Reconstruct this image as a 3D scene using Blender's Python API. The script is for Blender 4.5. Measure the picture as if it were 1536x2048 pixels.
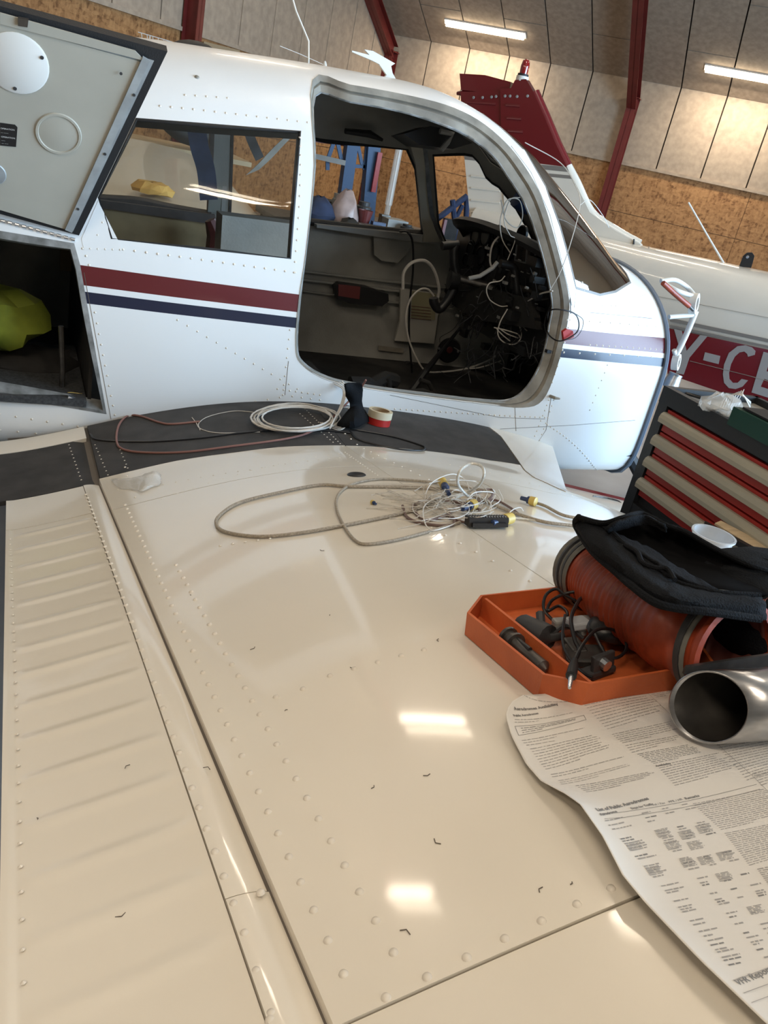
import bpy, bmesh, math, random
import numpy as np
from math import sin, cos, tan, radians, pi, sqrt, atan2
from mathutils import Vector, Matrix
from mathutils.geometry import delaunay_2d_cdt
random.seed(4)
for o in list(bpy.data.objects): bpy.data.objects.remove(o)
SC = bpy.context.scene; COL = SC.collection
# ------------------------------------------------------------ camera
F = 1657.; ROLL = radians(12.57); PITCH = radians(23.9); AZ = radians(27.); H = 1.65
FW = np.array([sin(AZ)*cos(PITCH), cos(AZ)*cos(PITCH), -sin(PITCH)])
R0 = np.array([cos(AZ), -sin(AZ), 0.]); U0 = np.cross(R0, FW)
R = cos(ROLL)*R0 + sin(ROLL)*U0; U = -sin(ROLL)*R0 + cos(ROLL)*U0
C = np.array([0, 0, H])
cd = bpy.data.cameras.new('camera'); cam = bpy.data.objects.new('camera', cd); COL.objects.link(cam)
m = Matrix.Identity(4)
for i in range(3): m[i][0] = R[i]; m[i][1] = U[i]; m[i][2] = -FW[i]; m[i][3] = C[i]
cam.matrix_world = m
cd.sensor_fit = 'HORIZONTAL'; cd.sensor_width = 36; cd.lens = 36*F/1536; cd.clip_start = .02; cd.clip_end = 200
SC.camera = cam
# ------------------------------------------------------------ world, exposure, big lights
SC.view_settings.view_transform = 'Standard'; SC.view_settings.look = 'None'
SC.view_settings.gamma = 1; SC.view_settings.use_curve_mapping = False
SC.view_settings.exposure = 0.10
w = bpy.data.worlds.new('world'); SC.world = w; w.use_nodes = True
w.node_tree.nodes['Background'].inputs[0].default_value = (.62, .78, 1, 1)
w.node_tree.nodes['Background'].inputs[1].default_value = 1.6
TN = np.array([.70711, .70711, 0]); TT = np.array([-.70711, .70711, 0])       # hangar axes: towards long wall, towards gable
def HG(n, t, z): return TN*n + TT*t + np.array([0, 0, z])
ROT45 = radians(45)
def area(name, p, d, sx, sy, e, col):
    l = bpy.data.lights.new(name, 'AREA'); l.shape = 'RECTANGLE'; l.size = sx; l.size_y = sy; l.energy = e; l.color = col
    o = bpy.data.objects.new(name, l); COL.objects.link(o); o.location = p
    o.rotation_euler = Vector(d).to_track_quat('-Z', 'Y').to_euler(); return o
DAY = (.52, .75, 1.0); WARM = (1.0, .84, .66)
# daylight through the open hangar door in the far gable
area('door_daylight', HG(4.5, -5.4, 2.3), TT*1 + TN*0.0 + np.array([0, 0, -.05]), 6.5, 3.8, 1090, DAY)
def roof_z(n): return 3.47 + .515*(17 - n) if n > 7 else 3.47 + .515*10 - .515*(7 - n)
TUBES = [(16.4, 5.45), (16.4, .75), (16.4, -3.9), (10.3, 6.3), (10.3, 1.6), (10.3, -3.1), (7.6, 2.7), (7.6, 7.25), (3.5, .2), (-1.2, 4.9), (-1.2, .2), (-1.2, -3.6)]
for n, t in TUBES:
    if n > 15: continue
    area('tube_light', HG(n, t, roof_z(n) - .30), (0, 0, -1), .25, 1.5, 45, WARM).rotation_euler = (0, 0, ROT45)
# ------------------------------------------------------------ projection helpers
def ray(x, y): return FW*F + R*(x - 768) + U*(1024 - y)
def onP(x, y, p0, n):
    d = ray(x, y); n = np.array(n, float); return C + d*(((np.array(p0) - C) @ n)/(d @ n))
def onY(x, y, Y): return onP(x, y, (0, Y, 0), (0, 1, 0))
def onX(x, y, X): return onP(x, y, (X, 0, 0), (1, 0, 0))
def onZ(x, y, Z): return onP(x, y, (0, 0, Z), (0, 0, 1))
PC = [-0.18991901740016415, 0.7764690400704414, -1.1781505679059934, 0.5795299710834704, 0.19859577293871392, -0.9773505284981843]
def cub(x): return ((((PC[0]*x + PC[1])*x + PC[2])*x + PC[3])*x + PC[4])*x + PC[5]
def xle(y): return 1.60 + (0 if y < 1.9 else (y - 1.9)*.55)
def zw(x, y):
    s = .212*(2 - y) if y < 2 else -.06*(y - 2)
    L = xle(y); xx = x if x < 1.1 else 1.1 + (x - 1.1)*.5/(L - 1.1)
    z = cub(min(xx, 1.6))
    if xx > 1.6: z -= (xx - 1.6)*2
    if y > 2.2: z += .0*(y - 2.2)
    return H + z + s
def hw(px, py, h=0.):
    d = ray(px, py); lo = .05/d[1]; hi = 3.4/d[1]; st = (hi - lo)/110
    t = lo
    while t < hi:
        p = C + d*t
        if p[2] < zw(p[0], p[1]) + h: break
        t += st
    lo, hi = t - st, t
    for _ in range(18):
        mm = (lo + hi)/2; p = C + d*mm
        if p[2] < zw(p[0], p[1]) + h: hi = mm
        else: lo = mm
    return C + d*hi
def nw(x, y):
    e = 5e-3; v = Vector((-(zw(x + e, y) - zw(x - e, y))/(2*e), -(zw(x, y + e) - zw(x, y - e))/(2*e), 1)); return v.normalized()
# fuselage sections
FX = [-1.6, -.6, 0, .4, .9, 1.25, 1.4, 1.64, 1.95, 2.19, 2.32]
FWD = [.34, .49, .535, .555, .56, .56, .56, .56, .55, .535, .525]
FZT = [1.5, 1.65, 1.725, 1.775, 1.815, 1.835, 1.82, 1.755, 1.575, 1.395, 1.365]
YC = 2.99; ZM = 1.0; ZB = .575
def sect(x):
    return float(np.interp(x, FX, FWD)), float(np.interp(x, FX, FZT))
def smooth_tab():
    xs = np.linspace(-1.6, 2.32, 197)
    for T in (FWD, FZT):
        v = np.interp(xs, FX, T); k = np.ones(9)/9
        vp = np.concatenate([np.full(4, v[0]), v, np.full(4, v[-1])])
        yield np.convolve(vp, k, 'valid')
XS = np.linspace(-1.6, 2.32, 197); TWD, TZT = list(smooth_tab())
def sect(x): return float(np.interp(x, XS, TWD)), float(np.interp(x, XS, TZT))
def nexp(zn, x): 
    return 2.7 - .5*min(1, max(0, (x - 1.3)/.6)) if zn > 0 else 7.
def fus(x, phi, off=0.):
    w_, zt = sect(x); c, s = cos(phi), sin(phi); n = nexp(s, x); hh = (zt - ZM) if s > 0 else (ZM - ZB)
    r = (abs(c)**n + abs(s)**n)**(-1/n)
    return np.array([x, YC - (w_ + off)*r*c, ZM + (hh + off)*r*s])
def ins(p, off=0.):
    if p[0] > 2.32 or p[0] < -1.6: return False
    w_, zt = sect(p[0]); zz = p[2] - ZM; hh = (zt - ZM) if zz > 0 else (ZM - ZB); n = nexp(zz, p[0])
    return (abs(p[1] - YC)/(w_ + off))**n + (abs(zz)/(hh + off))**n < 1
def hf(px, py, off=0., far=False):
    """pixel -> (x, phi) on the fuselage skin"""
    d = ray(px, py); a, b = 2.35/d[1], 3.65/d[1]; N = 130; st = (b - a)/N; t = None
    rng = range(N) if not far else range(N, 0, -1)
    for i in rng:
        tt = a + st*i
        if ins(C + d*tt, off): t = tt; break
    if t is None:
        # silhouette miss: closest approach
        best = min(range(N), key=lambda i: abs(closeness(C + d*(a + st*i)) - 1)); p = C + d*(a + st*best)
        return p[0], phi_of(p)
    lo, hi = (t - st, t) if not far else (t + st, t)
    for _ in range(18):
        mm = (lo + hi)/2
        if ins(C + d*mm, off): hi = mm
        else: lo = mm
    p = C + d*hi
    return p[0], phi_of(p)
def closeness(p):
    w_, zt = sect(p[0]); zz = p[2] - ZM; hh = (zt - ZM) if zz > 0 else (ZM - ZB); n = nexp(zz, p[0])
    return (abs(p[1] - YC)/w_)**n + (abs(zz)/hh)**n
def phi_of(p):
    w_, zt = sect(p[0]); zz = p[2] - ZM; hh = (zt - ZM) if zz > 0 else (ZM - ZB)
    return atan2(zz/hh, (YC - p[1])/w_)
def hfp(px, py, off=0., far=False):
    x, ph = hf(px, py, 0, far); return fus(x, ph, off)
# ------------------------------------------------------------ object helpers
WL = {}
def link(o): COL.objects.link(o); return o
def setparent(o, parent):
    if parent is not None:
        o.parent = parent; o.matrix_parent_inverse = Matrix.Translation(-WL[parent])
def obj(name, verts, faces, mat=None, parent=None, smooth=False, rc=True, uv=None, mats=None):
    me = bpy.data.meshes.new(name); V = [Vector(v) for v in verts]
    c = Vector((0, 0, 0))
    if rc and V:
        mn = Vector([min(v[i] for v in V) for i in range(3)]); mx = Vector([max(v[i] for v in V) for i in range(3)])
        c = (mn + mx)/2; c.z = mn.z
        V = [v - c for v in V]
    me.from_pydata(V, [], [tuple(f) for f in faces]); me.update()
    if smooth:
        me.polygons.foreach_set('use_smooth', [True]*len(me.polygons))
        try: me.set_sharp_from_angle(angle=radians(38))
        except Exception: pass
    if mat: me.materials.append(mat)
    o = bpy.data.objects.new(name, me); link(o); o.location = c; WL[o] = c
    setparent(o, parent); return o
def empty(name, loc, label, cat, group=None):
    o = bpy.data.objects.new(name, None); link(o); o.location = Vector(loc); o.empty_display_size = .05; WL[o] = Vector(loc)
    return tag(o, label, cat, group)
def tag(o, label, cat, group=None, kind=None):
    o['label'] = label; o['category'] = cat
    if group: o['group'] = group
    if kind: o['kind'] = kind
    return o
def struct(o): o['kind'] = 'structure'; return o
class MB:
    def __init__(s): s.v = []; s.f = []
    def add(s, v, f):
        b = len(s.v); s.v += [tuple(float(q) for q in a) for a in v]; s.f += [tuple(b + i for i in q) for q in f]; return s
    def box(s, c, sx, sy, sz, ax=None):
        """ax: three unit axes"""
        c = np.array(c, float); A = ax if ax is not None else np.eye(3); A = [np.array(a, float) for a in A]
        v = [c + A[0]*sx*i/2 + A[1]*sy*j/2 + A[2]*sz*k/2 for i in (-1, 1) for j in (-1, 1) for k in (-1, 1)]
        return s.add(v, [(0, 1, 3, 2), (4, 6, 7, 5), (0, 4, 5, 1), (2, 3, 7, 6), (0, 2, 6, 4), (1, 5, 7, 3)])
    def tube(s, pts, r, seg=8, cap=True, closed=False):
        P = [Vector(p) for p in pts]; n = len(P)
        if n < 2: return s
        rr = r if hasattr(r, '__len__') else [r]*n
        T = []
        for i in range(n):
            a = P[i-1] if (i > 0 or closed) else P[i]; b = P[(i+1) % n] if (i < n-1 or closed) else P[i]
            t = (b - a); T.append(t.normalized() if t.length > 1e-9 else Vector((0, 0, 1)))
        nrm = T[0].orthogonal().normalized(); v = []; 
        for i in range(n):
            nrm = (nrm - T[i]*nrm.dot(T[i])); nrm = nrm.normalized() if nrm.length > 1e-6 else T[i].orthogonal().normalized()
            bi = T[i].cross(nrm)
            for k in range(seg):
                a = 2*pi*k/seg; v.append(P[i] + (nrm*cos(a) + bi*sin(a))*rr[i])
        f = []
        for i in range(n - (0 if closed else 1)):
            j = (i + 1) % n
            for k in range(seg): f.append((i*seg + k, i*seg + (k+1) % seg, j*seg + (k+1) % seg, j*seg + k))
        if cap and not closed:
            f.append(tuple(range(seg))[::-1]); f.append(tuple((n-1)*seg + k for k in range(seg)))
        return s.add(v, f)
    def prism(s, poly, d):
        """poly: list of 3-D points, d: extrusion vector"""
        n = len(poly); d = np.array(d, float); a = [np.array(p, float) for p in poly]; b = [p + d for p in a]
        return s.add(a + b, [tuple(range(n))[::-1], tuple(range(n, 2*n))] + [(i, (i+1) % n, n + (i+1) % n, n + i) for i in range(n)])
    def lathe(s, prof, c, axis, seg=24, cap=False):
        """prof: (radius, distance along axis)"""
        ax = Vector(axis).normalized(); u = ax.orthogonal().normalized(); w_ = ax.cross(u); c = Vector(c); v = []; f = []
        for r, h in prof:
            for k in range(seg): a = 2*pi*k/seg; v.append(c + ax*h + (u*cos(a) + w_*sin(a))*r)
        for i in range(len(prof) - 1):
            for k in range(seg): f.append((i*seg + k, i*seg + (k+1) % seg, (i+1)*seg + (k+1) % seg, (i+1)*seg + k))
        if cap: f.append(tuple(range(seg))[::-1]); f.append(tuple((len(prof)-1)*seg + k for k in range(seg)))
        return s.add(v, f)
    def o(s, name, mat, parent=None, smooth=False, rc=True): return obj(name, s.v, s.f, mat, parent, smooth, rc)
def catmull(P, k=6, closed=False):
    P = [np.array(p, float) for p in P]; n = len(P); out = []
    for i in range(n if closed else n - 1):
        p0 = P[i-1] if (i > 0 or closed) else 2*P[0] - P[1]; p1 = P[i]; p2 = P[(i+1) % n]
        p3 = P[(i+2) % n] if (i + 2 < n or closed) else 2*P[-1] - P[-2]
        for j in range(k):
            t = j/k
            out.append(.5*((2*p1) + (-p0 + p2)*t + (2*p0 - 5*p1 + 4*p2 - p3)*t*t + (-p0 + 3*p1 - 3*p2 + p3)*t**3))
    if not closed: out.append(P[-1])
    return out
def dense(poly, d, closed=True):
    out = []; n = len(poly)
    for i in range(n if closed else n - 1):
        a = np.array(poly[i], float); b = np.array(poly[(i+1) % n], float); k = max(1, int(np.linalg.norm(b - a)/d + .5))
        for j in range(k): out.append(a + (b - a)*j/k)
    if not closed: out.append(np.array(poly[-1], float))
    return out
def pip(x, y, poly):
    c = False; n = len(poly); j = n - 1
    for i in range(n):
        xi, yi = poly[i][0], poly[i][1]; xj, yj = poly[j][0], poly[j][1]
        if (yi > y) != (yj > y) and x < (xj - xi)*(y - yi)/(yj - yi + 1e-15) + xi: c = not c
        j = i
    return c
def tri2d(outer, holes, sx, sy):
    """constrained triangulation of a 2-D region with inner grid points"""
    loops = [outer] + holes; V = []; E = []
    for L in loops:
        b = len(V); V += [Vector((float(p[0]), float(p[1]))) for p in L]; E += [(b + i, b + (i+1) % len(L)) for i in range(len(L))]
    x0, x1 = min(p[0] for p in outer), max(p[0] for p in outer); y0, y1 = min(p[1] for p in outer), max(p[1] for p in outer)
    nb = len(V); B = np.array([[v.x, v.y] for v in V])
    nx, ny = int((x1 - x0)/sx), int((y1 - y0)/sy)
    for i in range(nx + 1):
        for j in range(ny + 1):
            x = x0 + (i + .5)*sx; y = y0 + (j + .5)*sy
            if not pip(x, y, outer) or any(pip(x, y, h) for h in holes): continue
            dd = ((B[:, 0] - x)/sx)**2 + ((B[:, 1] - y)/sy)**2
            if dd.min() < .16: continue
            V.append(Vector((x, y)))
    v, e, f, _, _, _ = delaunay_2d_cdt(V, E, [], 0, 1e-6)
    F_ = []
    for t in f:
        cx = sum(v[i].x for i in t)/3; cy = sum(v[i].y for i in t)/3
        if pip(cx, cy, outer) and not any(pip(cx, cy, h) for h in holes): F_.append(tuple(t))
    return [(q.x, q.y) for q in v], F_
def shell(P2, F_, top, bot):
    """closed thin solid from a 2-D triangulation; top/bot map (a,b)->3-D"""
    n = len(P2); V = [top(*p) for p in P2] + [bot(*p) for p in P2]
    fs = []; cnt = {}
    # orient by triangulation sign
    for t in F_:
        a, b, c = (P2[i] for i in t)
        if (b[0]-a[0])*(c[1]-a[1]) - (b[1]-a[1])*(c[0]-a[0]) < 0: t = t[::-1]
        fs.append(t); fs.append(tuple(i + n for i in t[::-1]))
        for i in range(3): cnt[(t[i], t[(i+1) % 3])] = 1
    for (a, b) in cnt:
        if (b, a) not in cnt: fs.append((b, a, a + n, b + n))
    return V, fs
# ------------------------------------------------------------ materials
def newmat(name):
    m = bpy.data.materials.new(name); m.use_nodes = True; return m, m.node_tree.nodes, m.node_tree.links, m.node_tree.nodes['Principled BSDF']
def mat(name, col, rough=.5, metal=0., coat=0., noise=0., nscale=20., bump=0., bscale=200., emit=None, trans=0., alpha=1., col2=None, stretch=None, spec=.5, sheen=0.):
    m, N, L, b = newmat(name)
    b.inputs['Base Color'].default_value = (*col, 1); b.inputs['Roughness'].default_value = rough; b.inputs['Metallic'].default_value = metal
    b.inputs['Coat Weight'].default_value = coat; b.inputs['Coat Roughness'].default_value = .06; b.inputs['Transmission Weight'].default_value = trans
    b.inputs['Alpha'].default_value = alpha; b.inputs['Specular IOR Level'].default_value = spec; b.inputs['Sheen Weight'].default_value = sheen
    if emit: b.inputs['Emission Color'].default_value = (*emit[0], 1); b.inputs['Emission Strength'].default_value = emit[1]
    if noise or bump:
        tc = N.new('ShaderNodeTexCoord'); mp = N.new('ShaderNodeMapping'); L.new(tc.outputs['Object'], mp.inputs[0])
        if stretch: mp.inputs['Scale'].default_value = stretch
    if noise:
        t = N.new('ShaderNodeTexNoise'); t.inputs['Scale'].default_value = nscale; t.inputs['Detail'].default_value = 6; L.new(mp.outputs[0], t.inputs[0])
        r = N.new('ShaderNodeValToRGB'); r.color_ramp.elements[0].position = .35; r.color_ramp.elements[1].position = .65
        c2 = col2 if col2 else tuple(c*(1 - noise) for c in col)
        r.color_ramp.elements[0].color = (*c2, 1); r.color_ramp.elements[1].color = (*col, 1)
        L.new(t.outputs[0], r.inputs[0]); L.new(r.outputs[0], b.inputs['Base Color'])
    if bump:
        t2 = N.new('ShaderNodeTexNoise'); t2.inputs['Scale'].default_value = bscale; t2.inputs['Detail'].default_value = 4; L.new(mp.outputs[0], t2.inputs[0])
        bp = N.new('ShaderNodeBump'); bp.inputs['Strength'].default_value = bump; bp.inputs['Distance'].default_value = .002
        L.new(t2.outputs[0], bp.inputs['Height']); L.new(bp.outputs[0], b.inputs['Normal'])
    return m
M = {}
M['paint'] = mat('white_paint', (.75, .69, .59), .28, coat=.6, noise=.05, nscale=3, bump=.10, bscale=6)
M['paint_lip'] = mat('white_paint_edge', (.74, .69, .60), .3, coat=.5)
M['rivet'] = mat('painted_rivet', (.70, .64, .55), .42, coat=.1)
M['seam'] = mat('seam_grime', (.10, .085, .07), .8)
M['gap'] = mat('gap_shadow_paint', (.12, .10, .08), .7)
M['walk'] = mat('black_walkway', (.048, .044, .042), .75, noise=.45, nscale=14, bump=.8, bscale=900, col2=(.026, .024, .023))
M['darkmetal'] = mat('dark_metal', (.05, .05, .052), .5, .3)
M['steelred'] = mat('red_steel', (.17, .022, .018), .45, noise=.2, nscale=5)
M['redpaint'] = mat('red_aircraft_paint', (.14, .006, .010), .22, coat=.8)
M['grey'] = mat('grey_vinyl', (.31, .30, .27), .75, noise=.25, nscale=6, bump=.4, bscale=150)
M['greylight'] = mat('light_grey_paint', (.30, .295, .28), .5, noise=.2, nscale=8)
M['jamb'] = mat('worn_beige_jamb', (.30, .27, .22), .55, noise=.4, nscale=14, col2=(.18, .16, .13))
M['jambgrey'] = mat('worn_grey_jamb', (.34, .34, .33), .4, .2, noise=.4, nscale=22, col2=(.14, .14, .13))
M['doorin'] = mat('door_inner_grey_green', (.44, .415, .345), .45, noise=.12, nscale=5)
M['doorlip'] = mat('door_lip_grey', (.38, .40, .40), .4, .1, noise=.3, nscale=18)
M['rubber'] = mat('black_rubber', (.012, .012, .013), .6, bump=.3, bscale=300)
M['black'] = mat('black_plastic', (.014, .014, .015), .4, noise=.2, nscale=30)
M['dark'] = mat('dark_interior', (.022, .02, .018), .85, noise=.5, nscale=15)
M['brown'] = mat('olive_brown_lining', (.42, .30, .15), .8, noise=.5, nscale=4, col2=(.18, .12, .06))
M['carpet'] = mat('grey_carpet', (.06, .06, .06), .95, noise=.5, nscale=120, bump=.8, bscale=500)
M['bluegrey'] = mat('firewall_rim', (.13, .17, .23), .5)
M['white'] = mat('white_plastic', (.72, .70, .65), .4)
M['white_cable'] = mat('white_cable', (.62, .58, .52), .4, noise=.15, nscale=60)
M['beige_cable'] = mat('beige_braided_cable', (.42, .36, .28), .6, noise=.4, nscale=300, bump=.8, bscale=600)
M['brown_cable'] = mat('brown_cable', (.14, .085, .07), .5)
M['pink_cable'] = mat('brownish_red_cable', (.22, .10, .08), .5)
M['black_cable'] = mat('black_cable', (.01, .01, .011), .4)
M['clear_cable'] = mat('clear_sleeve', (.7, .68, .62), .2, noise=.3, nscale=200)
M['yellow'] = mat('yellow_collar', (.55, .40, .10), .5)
M['bluecol'] = mat('dark_blue_plastic', (.02, .04, .11), .4)
M['steel'] = mat('bare_steel', (.55, .55, .56), .28, 1., noise=.25, nscale=12, stretch=(1, 8, 8))
M['steeldark'] = mat('oily_steel', (.16, .15, .14), .4, .8, noise=.5, nscale=25)
M['zinc'] = mat('galvanised_duct', (.55, .56, .56), .35, .8, noise=.4, nscale=20)
M['orange'] = mat('orange_plastic_tray', (.60, .135, .035), .5, noise=.35, nscale=9, bump=.15, bscale=250, col2=(.44, .09, .025))
M['hose'] = mat('orange_silicone_hose', (.36, .055, .018), .42, noise=.5, nscale=20, bump=.5, bscale=60, col2=(.20, .03, .012))
M['hosein'] = mat('hose_lining', (.12, .03, .02), .7)
M['tapegrey'] = mat('grey_tape', (.15, .145, .125), .6, noise=.3, nscale=40)
M['cloth'] = mat('black_canvas', (.007, .008, .010), .9, noise=.4, nscale=14, bump=1., bscale=450, spec=.15)
M['lining'] = mat('black_lining', (.003, .003, .0035), .95, spec=.1)
M['mesh'] = mat('charcoal_mesh_fabric', (.013, .014, .017), .9, spec=.15, bump=1.5, bscale=900)
M['paper'] = mat('white_paper', (.66, .62, .56), .7, noise=.03, nscale=4)
M['ink'] = mat('grey_print', (.31, .29, .27), .8)
M['inkdark'] = mat('dark_print', (.19, .18, .17), .8)
M['inklight'] = mat('pale_print', (.40, .37, .34), .8)
M['chest'] = mat('black_tool_chest', (.018, .019, .021), .45, bump=.2, bscale=300)
M['drawer'] = mat('red_drawer', (.36, .022, .014), .4)
M['handle'] = mat('cream_drawer_handle', (.38, .35, .27), .45)
M['wood'] = mat('pale_plywood', (.62, .48, .30), .6, noise=.3, nscale=5, stretch=(1, 8, 1))
M['green'] = mat('dark_green_plastic', (.01, .05, .035), .35)
M['hivis'] = mat('hi_vis_yellow', (.24, .29, .025), .8, noise=.4, nscale=9)
M['blue'] = mat('blue_painted_steel', (.045, .10, .22), .5)
M['bluecloth'] = mat('blue_cloth', (.03, .045, .10), .9, noise=.4, nscale=12)
M['bag'] = mat('thin_plastic_bag', (.60, .45, .42), .3, alpha=.75, noise=.3, nscale=14)
M['clear'] = mat('clear_plastic', (.75, .73, .68), .12, alpha=.38, spec=.8)
M['cup'] = mat('translucent_cup', (.62, .65, .68), .2, alpha=.6)
M['yellowcloth'] = mat('yellow_cloth', (.62, .38, .10), .8, noise=.2, nscale=12)
M['red'] = mat('red_plastic', (.42, .02, .015), .4)
M['redglass'] = mat('red_beacon_glass', (.25, .01, .01), .1, coat=1.)
M['reflector'] = mat('dull_red_vinyl', (.14, .03, .028), .4)
M['tape'] = mat('cream_masking_tape', (.62, .54, .38), .6)
M['card'] = mat('cardboard_core', (.32, .22, .12), .8)
M['yellowpaper'] = mat('pale_yellow_paper', (.30, .27, .16), .7)
M['paperdim'] = mat('ivory_card', (.40, .38, .33), .7)
M['mark'] = mat('dark_scuff', (.12, .10, .08), .8)
M['silver'] = mat('silver_lever', (.6, .62, .65), .25, .9)
M['greytext'] = mat('grey_registration_letters', (.30, .28, .27), .4)
M['stripegrey'] = mat('grey_pinstripe', (.20, .18, .16), .4)
M['floor'] = mat('painted_concrete_floor', (.20, .21, .22), .35, noise=.35, nscale=2.2, bump=.1, bscale=40)
M['floorsheet'] = mat('black_floor_sheet', (.012, .012, .013), .8)
M['brownframe'] = mat('dark_window_trim', (.07, .052, .045), .6, noise=.3, nscale=30)
M['postgrey'] = mat('grey_green_post', (.18, .19, .17), .5)
def glass(name, tint, k=.06):
    m, N, L, b = newmat(name); N.remove(b)
    tr = N.new('ShaderNodeBsdfTransparent'); tr.inputs[0].default_value = (*tint, 1)
    gl = N.new('ShaderNodeBsdfGlossy'); gl.inputs['Roughness'].default_value = .03
    lw = N.new('ShaderNodeFresnel'); lw.inputs[0].default_value = 1.45
    mx = N.new('ShaderNodeMixShader'); L.new(lw.outputs[0], mx.inputs[0]); L.new(tr.outputs[0], mx.inputs[1]); L.new(gl.outputs[0], mx.inputs[2])
    L.new(mx.outputs[0], N['Material Output'].inputs[0]); return m
M['pipein'] = mat('dark_pipe_metal', (.05, .045, .04), .45, .4, noise=.5, nscale=25)
M['glass'] = glass('cabin_glass', (.93, .93, .91))
M['wshield'] = glass('windscreen_glass', (.82, .83, .82))
M['tubeon'] = mat('lit_tube', (1, 1, 1), .5, emit=((1.0, .86, .66), 14))
def striped(name, bands):
    """white paint with horizontal painted bands by height"""
    m, N, L, b = newmat(name); b.inputs['Roughness'].default_value = .34; b.inputs['Coat Weight'].default_value = .12; b.inputs['Coat Roughness'].default_value = .06
    tc = N.new('ShaderNodeTexCoord'); sp = N.new('ShaderNodeSeparateXYZ'); L.new(tc.outputs['Object'], sp.inputs[0])
    last = None; base = (.78, .78, .76, 1)
    for lo, hi, c in bands:
        a = N.new('ShaderNodeMath'); a.operation = 'GREATER_THAN'; L.new(sp.outputs[2], a.inputs[0]); a.inputs[1].default_value = lo
        d = N.new('ShaderNodeMath'); d.operation = 'LESS_THAN'; L.new(sp.outputs[2], d.inputs[0]); d.inputs[1].default_value = hi
        e = N.new('ShaderNodeMath'); e.operation = 'MULTIPLY'; L.new(a.outputs[0], e.inputs[0]); L.new(d.outputs[0], e.inputs[1])
        mx = N.new('ShaderNodeMix'); mx.data_type = 'RGBA'; L.new(e.outputs[0], mx.inputs['Factor'])
        if last: L.new(last, mx.inputs[6])
        else: mx.inputs[6].default_value = base
        mx.inputs[7].default_value = (*c, 1); last = mx.outputs[2]
    L.new(last, b.inputs['Base Color'])
    t2 = N.new('ShaderNodeTexNoise'); t2.inputs['Scale'].default_value = 7; L.new(tc.outputs['Object'], t2.inputs[0])
    bp = N.new('ShaderNodeBump'); bp.inputs['Strength'].default_value = .12; bp.inputs['Distance'].default_value = .01; L.new(t2.outputs[0], bp.inputs['Height']); L.new(bp.outputs[0], b.inputs['Normal'])
    return m
M['fuse'] = striped('fuselage_paint', [(1.117, 1.170, (.105, .007, .011)), (1.068, 1.100, (.004, .010, .035))])
def osb():
    m, N, L, b = newmat('oriented_strand_board'); b.inputs['Roughness'].default_value = .7
    tc = N.new('ShaderNodeTexCoord'); outs = []
    for rot, sc in ((.5, (24, 9, 1)), (-.6, (9, 26, 1)), (.1, (30, 30, 1))):
        mp = N.new('ShaderNodeMapping'); mp.inputs['Rotation'].default_value = (0, 0, rot); mp.inputs['Scale'].default_value = sc; L.new(tc.outputs['UV'], mp.inputs[0])
        v = N.new('ShaderNodeTexVoronoi'); v.inputs['Scale'].default_value = 1.; L.new(mp.outputs[0], v.inputs[0]); outs.append(v.outputs['Color'])
    mx = N.new('ShaderNodeMix'); mx.data_type = 'RGBA'; mx.inputs['Factor'].default_value = .5; L.new(outs[0], mx.inputs[6]); L.new(outs[1], mx.inputs[7])
    mx2 = N.new('ShaderNodeMix'); mx2.data_type = 'RGBA'; mx2.inputs['Factor'].default_value = .3; L.new(mx.outputs[2], mx2.inputs[6]); L.new(outs[2], mx2.inputs[7])
    bw = N.new('ShaderNodeRGBToBW'); L.new(mx2.outputs[2], bw.inputs[0])
    r = N.new('ShaderNodeValToRGB'); e = r.color_ramp.elements; e[0].position = .22; e[0].color = (.19, .085, .028, 1); e[1].position = .72; e[1].color = (.50, .27, .11, 1)
    k = r.color_ramp.elements.new(.42); k.color = (.37, .185, .07, 1); L.new(bw.outputs[0], r.inputs[0]); L.new(r.outputs[0], b.inputs['Base Color']); return m
M['osb'] = osb()
M['board'] = mat('wood_wool_board', (.46, .375, .285), .9, noise=.2, nscale=9, bump=.6, bscale=60)
M['ceil'] = mat('ceiling_board', (.42, .335, .25), .9, noise=.22, nscale=12, bump=.6, bscale=60)
M['joint'] = mat('joint_recess', (.12, .10, .08), .9)
M['wallplain'] = mat('plain_wall', (.42, .36, .28), .9)

# ============================================================ the hangar
def quadgrid(o, uvs): pass
def uvplane(name, P0, u, v, lu, lv, th, mt, parent, uo=(0, 0)):
    """slab: P0 corner, u,v unit axes; thickness th against u x v; UV in metres"""
    u = np.array(u, float); v = np.array(v, float); n = np.cross(u, v); P0 = np.array(P0, float)
    A = [P0, P0 + u*lu, P0 + u*lu + v*lv, P0 + v*lv]; B = [a - n*th for a in A]
    o = obj(name, A + B, [(0, 1, 2, 3), (7, 6, 5, 4), (0, 4, 5, 1), (1, 5, 6, 2), (2, 6, 7, 3), (3, 7, 4, 0)], mt, parent)
    uvl = o.data.uv_layers.new(name='UVMap'); me = o.data
    cuv = [(0, 0), (lu, 0), (lu, lv), (0, lv)]*2
    for lp in me.loops:
        q = cuv[lp.vertex_index]; uvl.data[lp.index].uv = ((q[0] + uo[0])*1.0, (q[1] + uo[1])*1.0)
    return o
NW = 17.0; TG = 7.46; TF = -7.0; NB = -6.0; ZE = 3.47; ZO = 2.07
fl = uvplane('floor', HG(NB, TG + .3, 0), TN, -TT, NW - NB + .3, TG - TF + .3, .1, M['floor'], None); struct(fl)
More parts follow.
